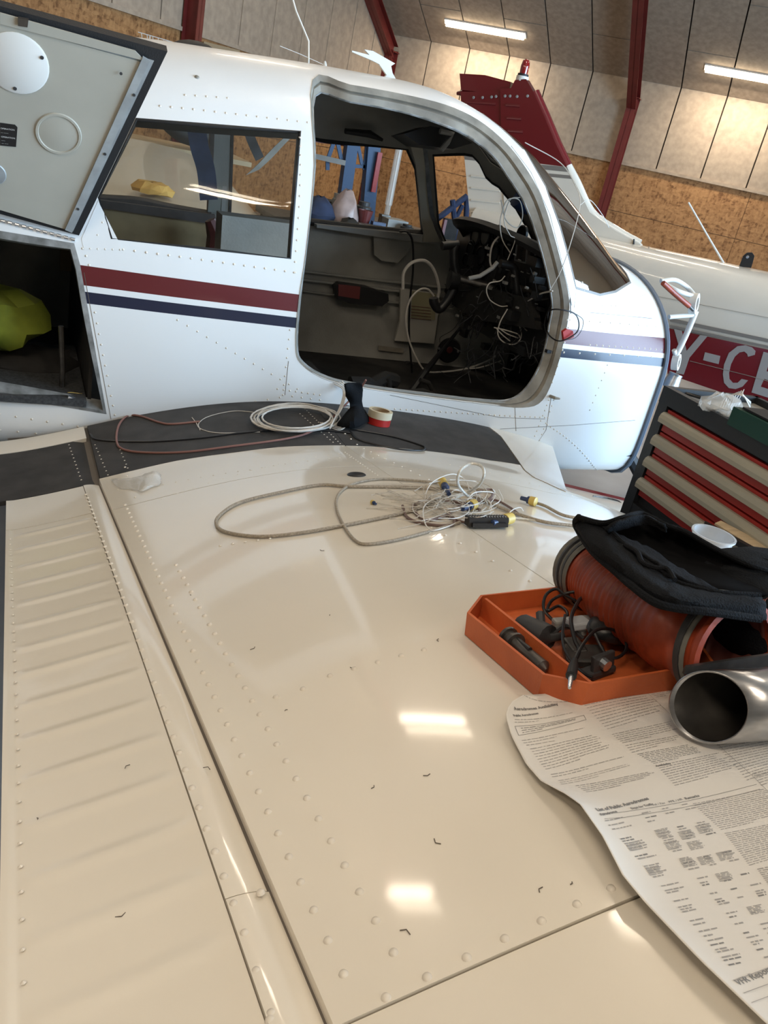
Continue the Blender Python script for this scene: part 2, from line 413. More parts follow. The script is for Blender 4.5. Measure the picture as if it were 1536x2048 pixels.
# long wall (backing + osb sheets + boards)
wb = uvplane('wall_back', HG(NW + .06, TG + .3, 0), -TT, (0, 0, 1), TG - TF + .3, ZE + .3, .12, M['joint'], None)
wb.data.materials[0] = M['joint']; struct(wb)
t = TG; i = 0
while t > TF:
    L_ = min(2.44, t - TF)
    for (z0, z1) in ((0, 1.25), (1.255, ZO)):
        uvplane('osb_sheet', HG(NW, t, z0), -TT, (0, 0, 1), L_ - .006, z1 - z0 - .003, .03, M['osb'], wb, (i*3.1, z0*2)); i += 1
    t -= L_
pw = .80; t = TG
while t > TF:
    L_ = min(pw, t - TF); uvplane('wall_board', HG(NW - .01, t - .012, ZO + .03), -TT, (0, 0, 1), L_ - .024, ZE - ZO - .03, .03, M['board'], wb); t -= L_
uvplane('batten', HG(NW - .04, TG, ZO - .02), -TT, (0, 0, 1), TG - TF, .05, .03, M['board'], wb)
# gable wall behind the left
def gable(name, t0, face, holes=None):
    return None
gz = lambda n: roof_z(n)
gw = MB(); sgn = 1
pts = [HG(NB, TG + .06, 0), HG(NW, TG + .06, 0), HG(NW, TG + .06, ZE), HG(7, TG + .06, gz(7)), HG(NB, TG + .06, gz(NB))]
gw.prism(pts, TT*.1); go = gw.o('wall_left', M['joint']); struct(go)
n = NW; i = 50
ZOG = 2.36
while n > NB:
    L_ = min(2.44, n - NB)
    for (z0, z1) in ((0, 1.25), (1.255, ZOG)):
        uvplane('osb_sheet', HG(n - L_ + .006, TG, z0), TN, (0, 0, 1), L_ - .006, z1 - z0 - .003, .03, M['osb'], go, (i*3.1, z0*2)); i += 1
    n -= L_
n = NW; pw = .90
while n > NB + .1:
    L_ = min(pw, n - NB); a, b = n - L_ + .012, n - .012
    if b - a > .05:
        q = [HG(a, TG - .01, ZOG + .03), HG(b, TG - .01, ZOG + .03), HG(b, TG - .01, gz(b) - .02), HG(a, TG - .01, gz(a) - .02)]
        if a < 7 < b: q.insert(3, HG(7, TG - .01, gz(7) - .02))
        MB().prism(q, TT*.03).o('wall_board', M['board'], go)
    n -= L_
uvplane('batten', HG(NB, TG - .04, ZOG - .02), TN, (0, 0, 1), NW - NB, .05, .03, M['board'], go)
# ceiling
cl = MB()
cl.prism([HG(NW + .1, TG + .1, ZE + .06), HG(7, TG + .1, gz(7) + .06), HG(7, TF, gz(7) + .06), HG(NW + .1, TF, ZE + .06)], (0, 0, .1))
cl.prism([HG(7, TG + .1, gz(7) + .06), HG(NB, TG + .1, gz(NB) + .06), HG(NB, TF, gz(NB) + .06), HG(7, TF, gz(7) + .06)], (0, 0, .1))
co = cl.o('ceiling', M['joint']); struct(co)
sl = np.array([*( -TN*1.0)[:2], .515]); sll = np.linalg.norm(sl); su = sl/sll  # inner wall of the pipe, much darker than the outside
pw = .80; t = TG; col_i = 0
while t > TF:
    L_ = min(pw, t - TF); s = -.2 - (col_i % 2)*1.2
    while s < 10*sll:
        e_ = min(s + 2.4, 10*sll); s0 = max(s, 0)
        P0 = HG(NW, t - .012, ZE + .0) + su*(s0 + .01)
        uvplane('ceiling_board', P0, su, -TT, e_ - s0 - .02, L_ - .024, .03, M['ceil'], co) if e_ - s0 > .1 else None
        s += 2.4
    t -= L_; col_i += 1
uvplane('ceiling_lining', HG(7, TG, gz(7)), np.array([*(-TN)[:2], -.515])/sll, -TT, 13*sll, TG - TF, .03, M['ceil'], co)
# remaining walls (behind the photographer) and the gable with the open door
wr = MB()
wr.prism([HG(NB, TG, 0), HG(NB, TF, 0), HG(NB, TF, gz(NB)), HG(NB, TG, gz(NB))], -TN*.1)
struct(wr.o('wall_front', M['wallplain']))
wg = MB()
wg.prism([HG(NB, TF, 3.9), HG(NW, TF, 3.9), HG(NW, TF, 3.9), HG(7, TF, gz(7)), HG(NB, TF, gz(NB))], -TT*.1)
wg.prism([HG(9.5, TF, 0), HG(NW, TF, 0), HG(NW, TF, 3.9), HG(9.5, TF, 3.9)], -TT*.1)
wg.prism([HG(NB, TF, 0), HG(-1.0, TF, 0), HG(-1.0, TF, 3.9), HG(NB, TF, 3.9)], -TT*.1)
struct(wg.o('wall_right', M['wallplain']))
# red steel frames
def hbeam(mb, a, b, up, wd, dp):
    a = np.array(a); b = np.array(b); d = b - a; L_ = np.linalg.norm(d); d /= L_; up = np.array(up, float); up -= d*(up @ d); up /= np.linalg.norm(up); s = np.cross(d, up)
    c = (a + b)/2
    mb.box(c + up*dp/2, L_, .012, dp, (d, s, up)); mb.box(c + up*.006, L_, wd, .012, (d, s, up)); mb.box(c + up*(dp - .006), L_, wd, .012, (d, s, up))
for k, (t, lb) in enumerate(((2.57, 'red steel portal column and rafter crossing the long wall right of the tail fin'), (-2.3, 'red steel portal frame on the long wall, out to the right beyond the photo edge'))):
    root = empty('steel_frame', HG(NW - .14, t, 0), lb, 'steel frame')
    a = MB(); hbeam(a, HG(NW - .04, t, 0), HG(NW - .04, t, ZE - .35), -TN, .17, .24); a.o('column', M['steelred'], root)
    a = MB(); hbeam(a, HG(NW - .04, t, ZE - .35), HG(7, t, gz(7) - .02), np.array([-TN[0], -TN[1], -1.9])*1, .17, .26)
    a.o('rafter', M['steelred'], root)
    a = MB(); a.box(HG(NW - .17, t, ZE - .33), .30, .2, .014, (TN, TT, np.array([0, 0, 1]))); a.o('haunch_plate', M['steelred'], root)
root = empty('steel_frame', HG(NW - .3, TG - .2, 0), 'red steel gable frame standing in the corner where the two board walls meet', 'steel frame')
a = MB(); hbeam(a, HG(NW - .04, TG - .1, 0), HG(NW - .04, TG - .1, ZE - .3), -TN, .17, .26); a.o('column', M['steelred'], root)
a = MB(); hbeam(a, HG(NW - .1, TG - .1, ZE - .22), HG(7, TG - .1, gz(7) - .2), np.array([-TN[0], -TN[1], -1.9]), .17, .26); a.o('rafter', M['steelred'], root)
a = MB(); a.box(HG(NW - .17, TG - .1, ZE - .33), .34, .2, .014, (TN, TT, np.array([0, 0, 1]))); a.o('haunch_plate', M['steelred'], root)
g0 = onP(366, 60, HG(0, TG, 0), TT); gn = g0 @ TN
root = empty('steel_column', HG(gn, TG - .15, 0), 'red steel gable column rising behind the cabin roof near the baggage door', 'column')
a = MB(); hbeam(a, HG(gn, TG - .03, 0), HG(gn, TG - .03, gz(gn) - .05), -TT, .14, .22); a.o('column', M['steelred'], root)
# tubes
for k, (n, t) in enumerate(TUBES):
    lb = {0: 'lit fluorescent tube on the sloping ceiling above the red tail fin', 1: 'lit fluorescent tube at the top right, right of the red rafter'}.get(k, 'lit ceiling tube outside the photo, seen only as reflections in the paint')
    root = empty('ceiling_tube_light', HG(n, t, roof_z(n) - .14), lb, 'ceiling light', 'ceiling tube lights')
    if n > 7: ud = np.array([-TN[0], -TN[1], .515]); ud /= np.linalg.norm(ud)
    else: ud = np.array([-TN[0], -TN[1], -.515]); ud /= np.linalg.norm(ud)
    nn = np.cross(ud, TT); nn = nn if nn[2] < 0 else -nn
    c = HG(n, t, roof_z(n))
    MB().box(c + nn*.03, 1.56, .14, .05, (TT, ud, nn)).o('housing', M['white'], root)
    for s in (-1, 1): MB().tube([c + nn*.085 + ud*.035*s - TT*.75, c + nn*.085 + ud*.035*s + TT*.75], .022, 10).o('tube', M['tubeon'], root)
# lamps for the far row are parented light of their own fixtures
for n, t in TUBES:
    if n > 15: area('tube_light', HG(n - .05, t, roof_z(n) - .2), (0, 0, -1), .2, 1.5, 55, WARM).rotation_euler = (0, 0, ROT45)

# ============================================================ the aircraft under repair
AC = empty('light_aircraft', (1.0, YC, 0), 'white low-wing light aircraft, red and blue side stripes, doorway open, nearest the camera', 'aircraft')
def px2w(pts, d=60, closed=True):
    """pixel outline -> outline on the wing in (x, y)"""
    return [(p[0], p[1]) for p in (hw(*q) for q in (dense(pts, d, closed) if d else pts))]
# --- right wing: base body
yr = list(np.linspace(-1.9, 2.0, 27)) + list(np.linspace(2.12, 2.5, 6))
V = []; Fc = []; ns = 34
for y in yr:
    L_ = xle(y) - .004
    sec = []
    for k in range(ns):
        u = 1 - k/(ns - 1); x = .002 + (L_ - .002)*(u**1.0)
        sec.append((x, y, zw(x, y) - .010))
    for k in range(1, ns):
        u = k/(ns - 1); x = .002 + (L_ - .002)*u
        th = .215*sqrt(max(0, 1 - u))*(u**.55)*1.15 + .012*(1-u)
        sec.append((x, y, zw(x, y) - .010 - th))
    V += sec
m_ = 2*ns - 1
for i in range(len(yr) - 1):
    for k in range(m_): Fc.append((i*m_ + k, i*m_ + (k+1) % m_, (i+1)*m_ + (k+1) % m_, (i+1)*m_ + k))
Fc.append(tuple(range(m_))); Fc.append(tuple((len(yr) - 1)*m_ + k for k in range(m_))[::-1])
WING = obj('right_wing', V, Fc, M['gap'], AC, True)
def wpanel(name, poly, mt, h=0., th=.002, sx=.03, sy=.05, zf=None, parent=WING, holes=[]):
    P2, F_ = tri2d([tuple(p) for p in poly], holes, sx, sy)
    zf = zf or (lambda x, y: 0.)
    Vv, Ff = shell(P2, F_, lambda x, y: (x, y, zw(x, y) + h + zf(x, y)), lambda x, y: (x, y, zw(x, y) + h - th + min(0, zf(x, y))))
    return obj(name, Vv, Ff, mt, parent, True)
def rect(x0, x1, y0, y1, d=.05):
    return [tuple(p) for p in dense([(x0, y0), (x1, y0), (x1, y1), (x0, y1)], d)]
XF = .1745; XG = .214
# rib seam, walkway and root curves from the photograph
rib = [tuple(hw(*q)[:2]) for q in ((240, 1016), (350, 988), (500, 955), (600, 940), (700, 932), (800, 934), (900, 945), (1000, 963), (1100, 985))]
walk = [tuple(hw(*q)[:2]) for q in ((205, 956), (350, 922), (470, 905), (560, 894), (640, 891), (760, 893), (870, 903), (980, 920), (1040, 929))]
XS_ = 1.395
def yrib(x): return float(np.interp(x, [p[0] for p in rib], [p[1] for p in rib]))
def ywalk(x): return float(np.interp(x, [p[0] for p in walk], [p[1] for p in walk]))
YN = .322; g = .0012; YROOT = 2.44
g = .0019
# main skins (one sheet per bay, small recessed joints between them)
def strip_poly(x0, x1, f0, f1):
    xs = np.linspace(x0, x1, max(3, int((x1 - x0)/.03)))
    return [(x, f0(x)) for x in xs] + [(x, f1(x)) for x in xs[::-1]]
lap = lambda x, y: .0
YO = -1.85
def spar(y): return .765 + (.859 - .765)*(y - .899)/(2.01 - .899)
MAIN = []
def vstrip(fx0, fx1, y0, y1, ye0=None, ye1=None):
    ys = np.linspace(y0, y1, max(3, int(abs(y1 - y0)/.05)))
    a = [(fx0(y), y) for y in ys]; b = [(fx1(y), y) for y in ys[::-1]]
    return a + b
def region(fx0, fx1, fy0, fy1, n=24):
    """four-sided region: left edge fx0(y), right edge fx1(y), bottom fy0(x), top fy1(x)"""
    def xy(s, t):
        y = 1.0; x = .6
        for _ in range(12):
            x = fx0(y) + (fx1(y) - fx0(y))*s; y = fy0(x) + (fy1(x) - fy0(x))*t
        return (x, y)
    P = [xy(i/n, 0) for i in range(n)] + [xy(1, i/n) for i in range(n)] + [xy(1 - i/n, 1) for i in range(n)] + [xy(0, 1 - i/n) for i in range(n)]
    return P
cst = lambda c: (lambda _: c)
xg = cst(XG); xa = lambda y: spar(y) - g; xb = lambda y: spar(y) + g
xedge = lambda y: xle(y) - .012
WT = .0062
wpanel('skin_panel', region(xg, xa, cst(YN), lambda x: yrib(x) - g), M['paint'], 0, WT + .004, .035, .06)
wpanel('skin_panel', region(xb, xedge, cst(YN - .35), lambda x: yrib(x) - g), M['paint'], -.001, .006, .035, .06)
wpanel('skin_panel', region(xg, xa, lambda x: yrib(x) + g, lambda x: ywalk(x)), M['paint'], 0, WT + .004, .035, .05)
sw0 = hw(1000, 872)[:2]; sw1 = hw(1118, 978)[:2]
def xseam(y): return float(np.interp(y, [sw1[1], sw0[1]], [sw1[0], sw0[0]]))
wpanel('skin_panel', region(xb, xseam, lambda x: yrib(x) + g, lambda x: ywalk(x)), M['paint'], -.001, .006, .035, .05)
wpanel('leading_edge_cuff', region(lambda y: xseam(y) + .004, xedge, lambda x: 1.66, cst(2.47)), M['paint'], .001, .012, .02, .05)
wpanel('skin_panel', region(cst(XG + .004), xa, cst(YO), cst(YN - .0015)), M['paint'], -.0028, .006, .04, .08)
wpanel('skin_panel', region(xb, xedge, cst(YO), cst(YN - .352)), M['paint'], -.0034, .006, .04, .08)
# walkway (black anti-slip) in two bays
wpanel('walkway_sheet', region(cst(XG + .002), lambda y: spar(y) - .0008, lambda x: ywalk(x) + .0005, cst(YROOT)), M['walk'], .0006, .009, .03, .04)
wpanel('walkway_sheet', region(lambda y: spar(y) + .0008, lambda y: xseam(y) - .001, lambda x: ywalk(x) + .0005, cst(YROOT)), M['walk'], .0002, .008, .03, .04)
# flap, with pressed corrugations
yb = [hw(*q)[1] for q in ((95, 1059), (104, 1085), (112, 1119), (118, 1151), (125, 1187), (135, 1227), (146, 1270), (150, 1320), (160, 1378), (169, 1444), (190, 1517), (221, 1598), (221, 1705), (247, 1817), (276, 1957))]
YS2 = hw(90, 1047)[1]
def bead(x, y):
    z = 0.
    if .018 < x < .168:
        q = max(0, sin(pi*(x - .018)/.150))**.35
        for c in yb:
            c2 = c + (x - .09)*.05
            d = abs(y - c2)
            if d < .017: z += .0026*q*(cos(pi*d/.017) + 1)/2
    if x < .012: z += .0015
    return z
def flapz(x, y): return bead(x, y) - .001
zcov = yb[-1] - .3
wpanel('flap_skin', region(cst(.0), cst(XF - .001), cst(YO), cst(1.78)), M['paint'], 0, .010, .0065, .0075, flapz) if False else None
def gridpanel(name, xs, ys, zf, mt, th, parent):
    nx, ny = len(xs), len(ys); V = [(x, y, zw(x, y) + zf(x, y)) for y in ys for x in xs] + [(x, y, zw(x, y) + zf(x, y)*0 - th) for y in ys for x in xs]
    f = []; N_ = nx*ny
    for j in range(ny - 1):
        for i in range(nx - 1):
            a = j*nx + i; f.append((a, a + 1, a + nx + 1, a + nx)); f.append((N_ + a, N_ + a + nx, N_ + a + nx + 1, N_ + a + 1))
    for i in range(nx - 1): f.append((i, N_ + i, N_ + i + 1, i + 1)); b = (ny - 1)*nx + i; f.append((b, b + 1, N_ + b + 1, N_ + b))
    for j in range(ny - 1): a = j*nx; f.append((a, a + nx, N_ + a + nx, N_ + a)); b = a + nx - 1; f.append((b, N_ + b, N_ + b + nx, b + nx))
    return obj(name, V, f, mt, parent, True)
FLAP = gridpanel('flap', list(np.linspace(0, .012, 4)) + list(np.linspace(.016, XF - .001, 26)), list(np.linspace(YO, 0, 20)) + list(np.linspace(.01, YS2 - .0015, 320)), flapz, M['paint'], .012, AC)
gridpanel('flap_root_skin', list(np.linspace(0, XF - .001, 12)), list(np.linspace(YS2 + .0015, 1.985, 10)), lambda x, y: -.0005 if x > .012 else .001, M['paint'], .012, FLAP)
gridpanel('flap_walkway', list(np.linspace(-.03, XG - .008, 14)), list(np.linspace(1.988, 2.33, 8)), lambda x, y: .0005 - (0 if x < .17 else (x - .17)*.35), M['walk'], .012, FLAP)
# flap nose strip between the riveted seam and the gap
def nose(x, y): u = (x - XF)/(XG - XF); return .0012 - .013*max(0, u)**2.0
y1 = hw(525, 1772)[1]
gridpanel('flap_nose_skin', list(np.linspace(XF, XG + .003, 9)), list(np.linspace(y1 + .0008, 1.985, 60)), nose, M['paint'], .010, FLAP)
gridpanel('flap_nose_skin', list(np.linspace(XF, XG + .003, 9)), list(np.linspace(YO, y1 - .0008, 60)), lambda x, y: nose(x, y) + .0007, M['paint'], .010, FLAP)
gridpanel('flap_root_lip', list(np.linspace(-.03, XG - .008, 10)), list(np.linspace(2.333, 2.44, 5)), lambda x, y: .001, M['paint'], .012, FLAP)
# thin grime lines in the joints
def seam3(name, P, wd, mt, parent):
    V = []; f = []
    for i, p in enumerate(P):
        q = P[min(i+1, len(P)-1)]; r_ = P[max(i-1, 0)]; d = np.array([q[0]-r_[0], q[1]-r_[1]]); d /= np.linalg.norm(d) + 1e-12; n_ = np.array([-d[1], d[0]])*wd/2
        for s in (-1, 1):
            x, y = p[0] + n_[0]*s, p[1] + n_[1]*s; V.append((x, y, zw(x, y) + .0012))
    for i in range(len(P) - 1): f.append((2*i, 2*i+1, 2*i+3, 2*i+2))
    return obj(name, V, f, mt, parent)
# oval drain plug on the wing
c = hw(713, 950, 0); nn = nw(c[0], c[1])
mb = MB(); mb.lathe([(.0, .004), (.018, .0038), (.0215, .002), (.0225, 0)], Vector(c), nn, 28); mb.o('fuel_tank_placard', M['black'], WING, True)
# rivets, each one its own dome
def dome(r, h, seg=10):
    V = []; f = []
    for k in range(seg): a = 2*pi*k/seg; V.append((r*cos(a), r*sin(a), -.0004))
    for k in range(seg): a = 2*pi*k/seg; V.append((r*.72*cos(a), r*.72*sin(a), h*.8))
    V.append((0, 0, h))
    for k in range(seg): f.append((k, (k+1) % seg, seg + (k+1) % seg, seg + k)); f.append((seg + k, seg + (k+1) % seg, 2*seg))
    me = bpy.data.meshes.new('rivet'); me.from_pydata(V, [], f); me.polygons.foreach_set('use_smooth', [True]*len(f)); me.materials.append(M['rivet']); return me
RM = dome(.0042, .0022)
RM2 = dome(.0030, .0014)
def rivet(x, y, parent, me=RM, dz=0.):
    n_ = nw(x, y); p = Vector((x, y, zw(x, y) + dz)); o = bpy.data.objects.new('rivet', me); link(o); WL[o] = p
    o.location = p; o.rotation_euler = n_.to_track_quat('Z', 'Y').to_euler(); setparent(o, parent)
def row(a, b, pitch, parent=WING, me=RM, dz=0.):
    a = hw(*a)[:2]; b = hw(*b)[:2]; L_ = np.linalg.norm(b - a); k = max(1, round(L_/pitch))
    for i in range(k + 1): q = a + (b - a)*i/k; rivet(q[0], q[1], parent, me, dz)
row((687, 1948), (250, 1010), .0345, WING); row((787, 1905), (352, 1130), .0345, WING)
row((772, 1995), (1222, 1777), .034, WING); row((660, 1352), (848, 1300), .032, WING); row((552, 1394), (606, 1378), .032, WING)
row((542, 2027), (512, 1942), .038, FLAP); row((488, 1868), (172, 990), .0345, FLAP, RM, .001); rivet(*hw(521, 1785)[:2], FLAP, RM)
row((862, 1056), (1100, 1185), .05, WING, RM2, .001); row((540, 2040), (560, 2100), .03, FLAP)
for a, b, k in (((690, 868), (940, 1000), 16), ((250, 935), (270, 995), 5), ((440, 1092), (540, 1078), 5)):
    a = hw(*a)[:2]; b = hw(*b)[:2]
    for i in range(k): q = a + (b - a)*i/(k - 1); rivet(q[0], q[1], WING, RM2, .001)
# small rivets along the walkway and trailing edge
mb = MB()
def rv(mb, p, n_, r=.0026, h=.0012, seg=6):
    n_ = Vector(n_).normalized(); u = n_.orthogonal().normalized(); w_ = n_.cross(u); p = Vector(p); b = []
    for k in range(seg): a = 2*pi*k/seg; b.append(p + (u*cos(a) + w_*sin(a))*r - n_*.0003)
    b.append(p + n_*h); mb.add(b, [(k, (k+1) % seg, seg) for k in range(seg)])
def wrow(px, pitch, dz=.0008, r=.0026):
    P = [hw(*q)[:2] for q in px]; acc = []
    for i in range(len(P) - 1):
        L_ = np.linalg.norm(P[i+1] - P[i]); k = max(1, round(L_/pitch))
        for j in range(k): acc.append(P[i] + (P[i+1] - P[i])*j/k)
    for q in acc: rv(mb, (q[0], q[1], zw(q[0], q[1]) + dz), nw(q[0], q[1]), r)
wrow([(190, 890), (240, 985)], .03); wrow([(232, 880), (262, 950)], .03); wrow([(138, 890), (165, 968)], .028)
wrow([(610, 818), (690, 895)], .02); wrow([(600, 828), (672, 890)], .022)
wrow([(300, 975), (500, 940), (700, 915), (900, 930), (1000, 950), (1120, 985), (1190, 1005)], .03); wrow([(690, 905), (760, 955)], .02)
wrow([(20, 1080), (35, 1500), (48, 2040)], .035, .0015); wrow([(290, 1010), (700, 905)], .04, 0)
mb.o('edge_rivets', M['rivet'], WING)['kind'] = 'stuff'
# --- left wing, seen through the cabin
V = []; Fc = []; ys = np.linspace(3.57, 7.56, 14); zroot = .86
for y in ys:
    s_ = .10*(y - 3.9)
    for k in range(18): x = .0 + 1.6*k/17; V.append((x, y, H + cub(x) + s_))
    for k in range(16, 0, -1):
        u = k/17; x = 1.6*u; V.append((x, y, H + cub(x) + s_ - .25*sqrt(max(0, 1-u))*(u**.5)))
m_ = 34
for i in range(len(ys) - 1):
    for k in range(m_): Fc.append((i*m_ + k, i*m_ + (k+1) % m_, (i+1)*m_ + (k+1) % m_, (i+1)*m_ + k))
Fc.append(tuple(range(m_))); Fc.append(tuple((len(ys)-1)*m_ + k for k in range(m_)))
obj('left_wing', V, Fc, M['paint'], AC, True)
# ---------------------------------------------------------------- fuselage
K = 100.
def P2(pts, far=False, d=22):
    return [(lambda q: (q[0], q[1]*K/57.2958*.01*57.2958/1.))(hf(*p, 0, far)) for p in dense(pts, d)]
# domain: (x, phi*0.55)
S_ = .55
def hpix(pts, far=False, d=22): return [(a, b*S_) for a, b in (hf(p[0], p[1], 0, far) for p in dense(pts, d))]
def mirror(poly): return [(x, (pi - y/S_)*S_) for x, y in poly]
DOOR = catmull([(625, 160), (628, 330), (612, 500), (597, 600), (591, 690), (603, 728), (655, 760), (740, 778), (860, 795), (970, 808), (1045, 815), (1085, 800), (1112, 740), (1132, 660), (1138, 600), (1118, 510), (1085, 400), (1050, 335), (1010, 285), (955, 240), (890, 210), (800, 188), (700, 170)], 4, True)
DOORI = catmull([(630, 192), (630, 330), (612, 500), (600, 600), (594, 690), (606, 726), (657, 756), (740, 773), (860, 789), (970, 801), (1020, 800), (1055, 775), (1085, 720), (1100, 650), (1105, 600), (1085, 505), (1052, 410), (1018, 355), (985, 310), (935, 272), (880, 247), (800, 222), (700, 203)], 4, True)
BAG = [(-160, 428), (0, 462), (148, 487), (160, 530), (213, 828), (0, 792), (-160, 760)]
RWIN = [(272, 236), (602, 262), (582, 518), (222, 478), (196, 395)]
WS_ = [(1050, 303), (1090, 372), (1120, 455), (1138, 520), (1152, 578), (1200, 592), (1232, 585), (1262, 566)]
def hd(P): return [(a, b*S_) for a, b in (hf(p[0], p[1]) for p in P)]
door2 = hd(DOOR); bag2 = hpix(BAG); rwin2 = hpix(RWIN)
ws = hd(dense(WS_, 20, False)); xb_ = ws[-1][0]
wsN = [ws[0]] + ws[1:]
top = pi/2*S_
front = [(min(2.215, xb_ + .02*k), ws[-1][1] + (top - ws[-1][1])*k/5) for k in range(1, 5)]
def hY(pts, Y=3.45, d=18):
    out = []
    for p in dense(pts, d):
        q = onY(p[0], p[1], Y); x = q[0]
        for _ in range(6):
            w_, zt = sect(x); ph = phi_of(np.array([x, YC + w_*.9, q[2]]))
            # solve for the y of the far skin at this height
            zz = q[2] - ZM; hh = (zt - ZM) if zz > 0 else (ZM - ZB); n = nexp(zz, x)
            yy = YC + w_*(max(1e-3, 1 - (abs(zz)/hh)**n))**(1/n); q = onY(p[0], p[1], yy); x = q[0]
        out.append((x, phi_of(np.array([q[0], yy, q[2]]))*S_))
    return out
back_x = 1.42
ws2 = ws + front + [(2.225, top)]
wfar = hY([(962, 270), (1010, 300), (1062, 372), (1095, 450), (1104, 500)][::-1] + [], 3.45) if False else [q for q in [hY([p, (p[0] + 1, p[1])])[0] for p in ((1108, 510), (1098, 455), (1084, 410), (1064, 372), (1040, 335), (1010, 300), (985, 283))]]
wf0 = wfar[0]
ws2 = ws2 + [(2.225 - (2.225 - wf0[0])*(q/5)**2, top + (wf0[1] - top)*q/5) for q in range(1, 5)] + wfar
we = ws2[-1]
ws2 = ws2 + [(((we[0] if k < 0 else ws[0][0])) - ((we[0] if k < 0 else ws[0][0]) - back_x)*(1 - abs(k)/4.)**.6, top - (top - ws[0][1])*k/4. if k > 0 else top + (we[1] - top)*(-k)/4.) for k in (-3.5, -3, -2, -1, 0, 1, 2, 3, 3.5)]
LW1 = hY([(640, 266), (815, 287), (832, 330), (845, 462), (640, 446), (455, 428), (462, 236)])
LW2 = hY([(864, 297), (945, 291), (1000, 322), (1030, 360), (1055, 412), (1078, 490), (960, 494), (888, 482), (872, 440), (868, 380)])
LW0 = hY([(205, 225), (428, 238), (420, 425), (180, 393), (130, 385), (130, 215)])
holes = [door2, bag2, rwin2, ws2, LW0, LW1, LW2]
xa_, xb2 = -1.4, 2.30; pl, ph = -pi*.44*S_, (pi + pi*.44)*S_
outer = dense([(xa_, pl), (xb2, pl), (xb2, ph), (xa_, ph)], .045)
Pd, Fd = tri2d([tuple(p) for p in outer], holes, .035, .035)
V, f = shell(Pd, Fd, lambda a, b: fus(a, b/S_), lambda a, b: fus(a, b/S_, -.004))
f = [t[::-1] for t in f]
SKIN = obj('fuselage', V, f, M['fuse'], AC, True, rc=False)
# liner of the cabin: same openings, a little inside
lin_outer = dense([(-.62, pl*.8), (1.86, pl*.8), (1.86, (pi*S_) - pl*.8), (-.62, (pi*S_) - pl*.8)], .05)
def clip_front(h): return [(min(x, 1.84), y) for x, y in h]
Pl, Fl = tri2d([tuple(p) for p in lin_outer], [door2, bag2, rwin2, [(min(x, 1.99), y) for x, y in ws2] if False else ws2, LW0, LW1, LW2], .06, .06) if False else (None, None)
def liner(name, x0, x1, mt, hs, p0=pl*.9, p1=pi*S_ - pl*.9):
    o_ = [tuple(p) for p in dense([(x0, p0), (x1, p0), (x1, p1), (x0, p1)], .04)]
    P_, F_ = tri2d(o_, hs, .05, .05)
    V, f = shell(P_, F_, lambda a, b: fus(a, b/S_, -.022), lambda a, b: fus(a, b/S_, -.026)); return obj(name, V, [t[::-1] for t in f], mt, AC, True)
def clipx(poly, x0, x1): return [(min(max(x, x0), x1), y) for x, y in poly]
def hclip(hs, x0, x1):
    out = []
    for h in hs:
        if max(p[0] for p in h) < x0 or min(p[0] for p in h) > x1: continue
        out.append(h)
    return out
LALL = [door2, bag2, rwin2, ws2, LW0, LW1, LW2]
liner('cabin_lining', -.55, 2.28, M['grey'], LALL)
# jambs that close the gap between skin and lining round each window
def rim(name, hole, mt, w0=.0, w1=-.03, grow=.0, lip=.006):
    cx = sum(p[0] for p in hole)/len(hole); cy = sum(p[1] for p in hole)/len(hole); n = len(hole); V = []; f = []
    def sc(p, k): d = np.array([p[0] - cx, p[1] - cy]); L_ = np.linalg.norm(d); d = d*(1 + k/L_); return (cx + d[0], cy + d[1])
    prof = [(.0005, w0), (.0005, w1), (-lip, w1), (-lip, w0 + .0006)]
    for k, off in prof:
        for p in hole: q = sc(p, k); V.append(fus(q[0], q[1]/S_, off))
    for j in range(4):
        j2 = (j + 1) % 4
        for i in range(n): f.append((j*n + i, j*n + (i+1) % n, j2*n + (i+1) % n, j2*n + i))
    return obj(name, V, f, mt, AC, True)
for h, nm, mt_, lp in ((rwin2, 'rear_window_frame', 'black', .004), (LW0, 'window_frame', 'brownframe', .016), (LW1, 'window_frame', 'rubber', .010), (LW2, 'window_frame', 'rubber', .008)): rim(nm, h, M[mt_], .0004, -.03, 0, lp)
rim('baggage_opening_frame', bag2, M['jambgrey'], .0005, -.035, 0, .014)
def pane(name, hole, mt, off=-.004):
    P_, F_ = tri2d([tuple(p) for p in hole], [], .06, .06)
    V, f = shell(P_, F_, lambda a, b: fus(a, b/S_, off), lambda a, b: fus(a, b/S_, off - .003)); return obj(name, V, [t[::-1] for t in f], mt, AC, True)
pane('rear_window', rwin2, M['glass']); pane('left_window', LW0, M['glass']); pane('left_window', LW1, M['glass'])
# windscreen
pane('windscreen', ws2, M['wshield'], -.0015)
wr_ = rim('windscreen_seal', ws2, M['stripegrey'], .0012, -.004, 0, .007)
# door jamb: loft from the skin edge inwards
n = len(DOOR)
A = [fus(p[0], p[1]/S_, .0015) for p in door2]
A0 = [fus(p[0], p[1]/S_, -.006) for p in door2]
def hoff(px, py, off):
    d = ray(px, py); a, b = 2.35/d[1], 3.4/d[1]; N = 130; st = (b - a)/N
    for i in range(N):
        if ins(C + d*(a + st*i), off): return C + d*(a + st*i)
    x, ph_ = hf(px, py); return fus(x, ph_, off)
B = [hoff(p[0], p[1], -.03) for p in DOORI]
B2 = [hoff(p[0], p[1], -.034) + np.array([0, .012, 0]) for p in DOORI]
V = []; 
MID = [a*.62 + b*.38 + np.array([0, -.004, 0]) for a, b in zip(A, B)]
MID2 = [a*.52 + b*.48 + np.array([0, .006, 0]) for a, b in zip(A, B)]
MID3 = [a*.42 + b*.58 + np.array([0, -.002, 0]) for a, b in zip(A, B)]
rings = [A0, A, MID, MID2, MID3, B, B2]
for r_ in rings: V += r_
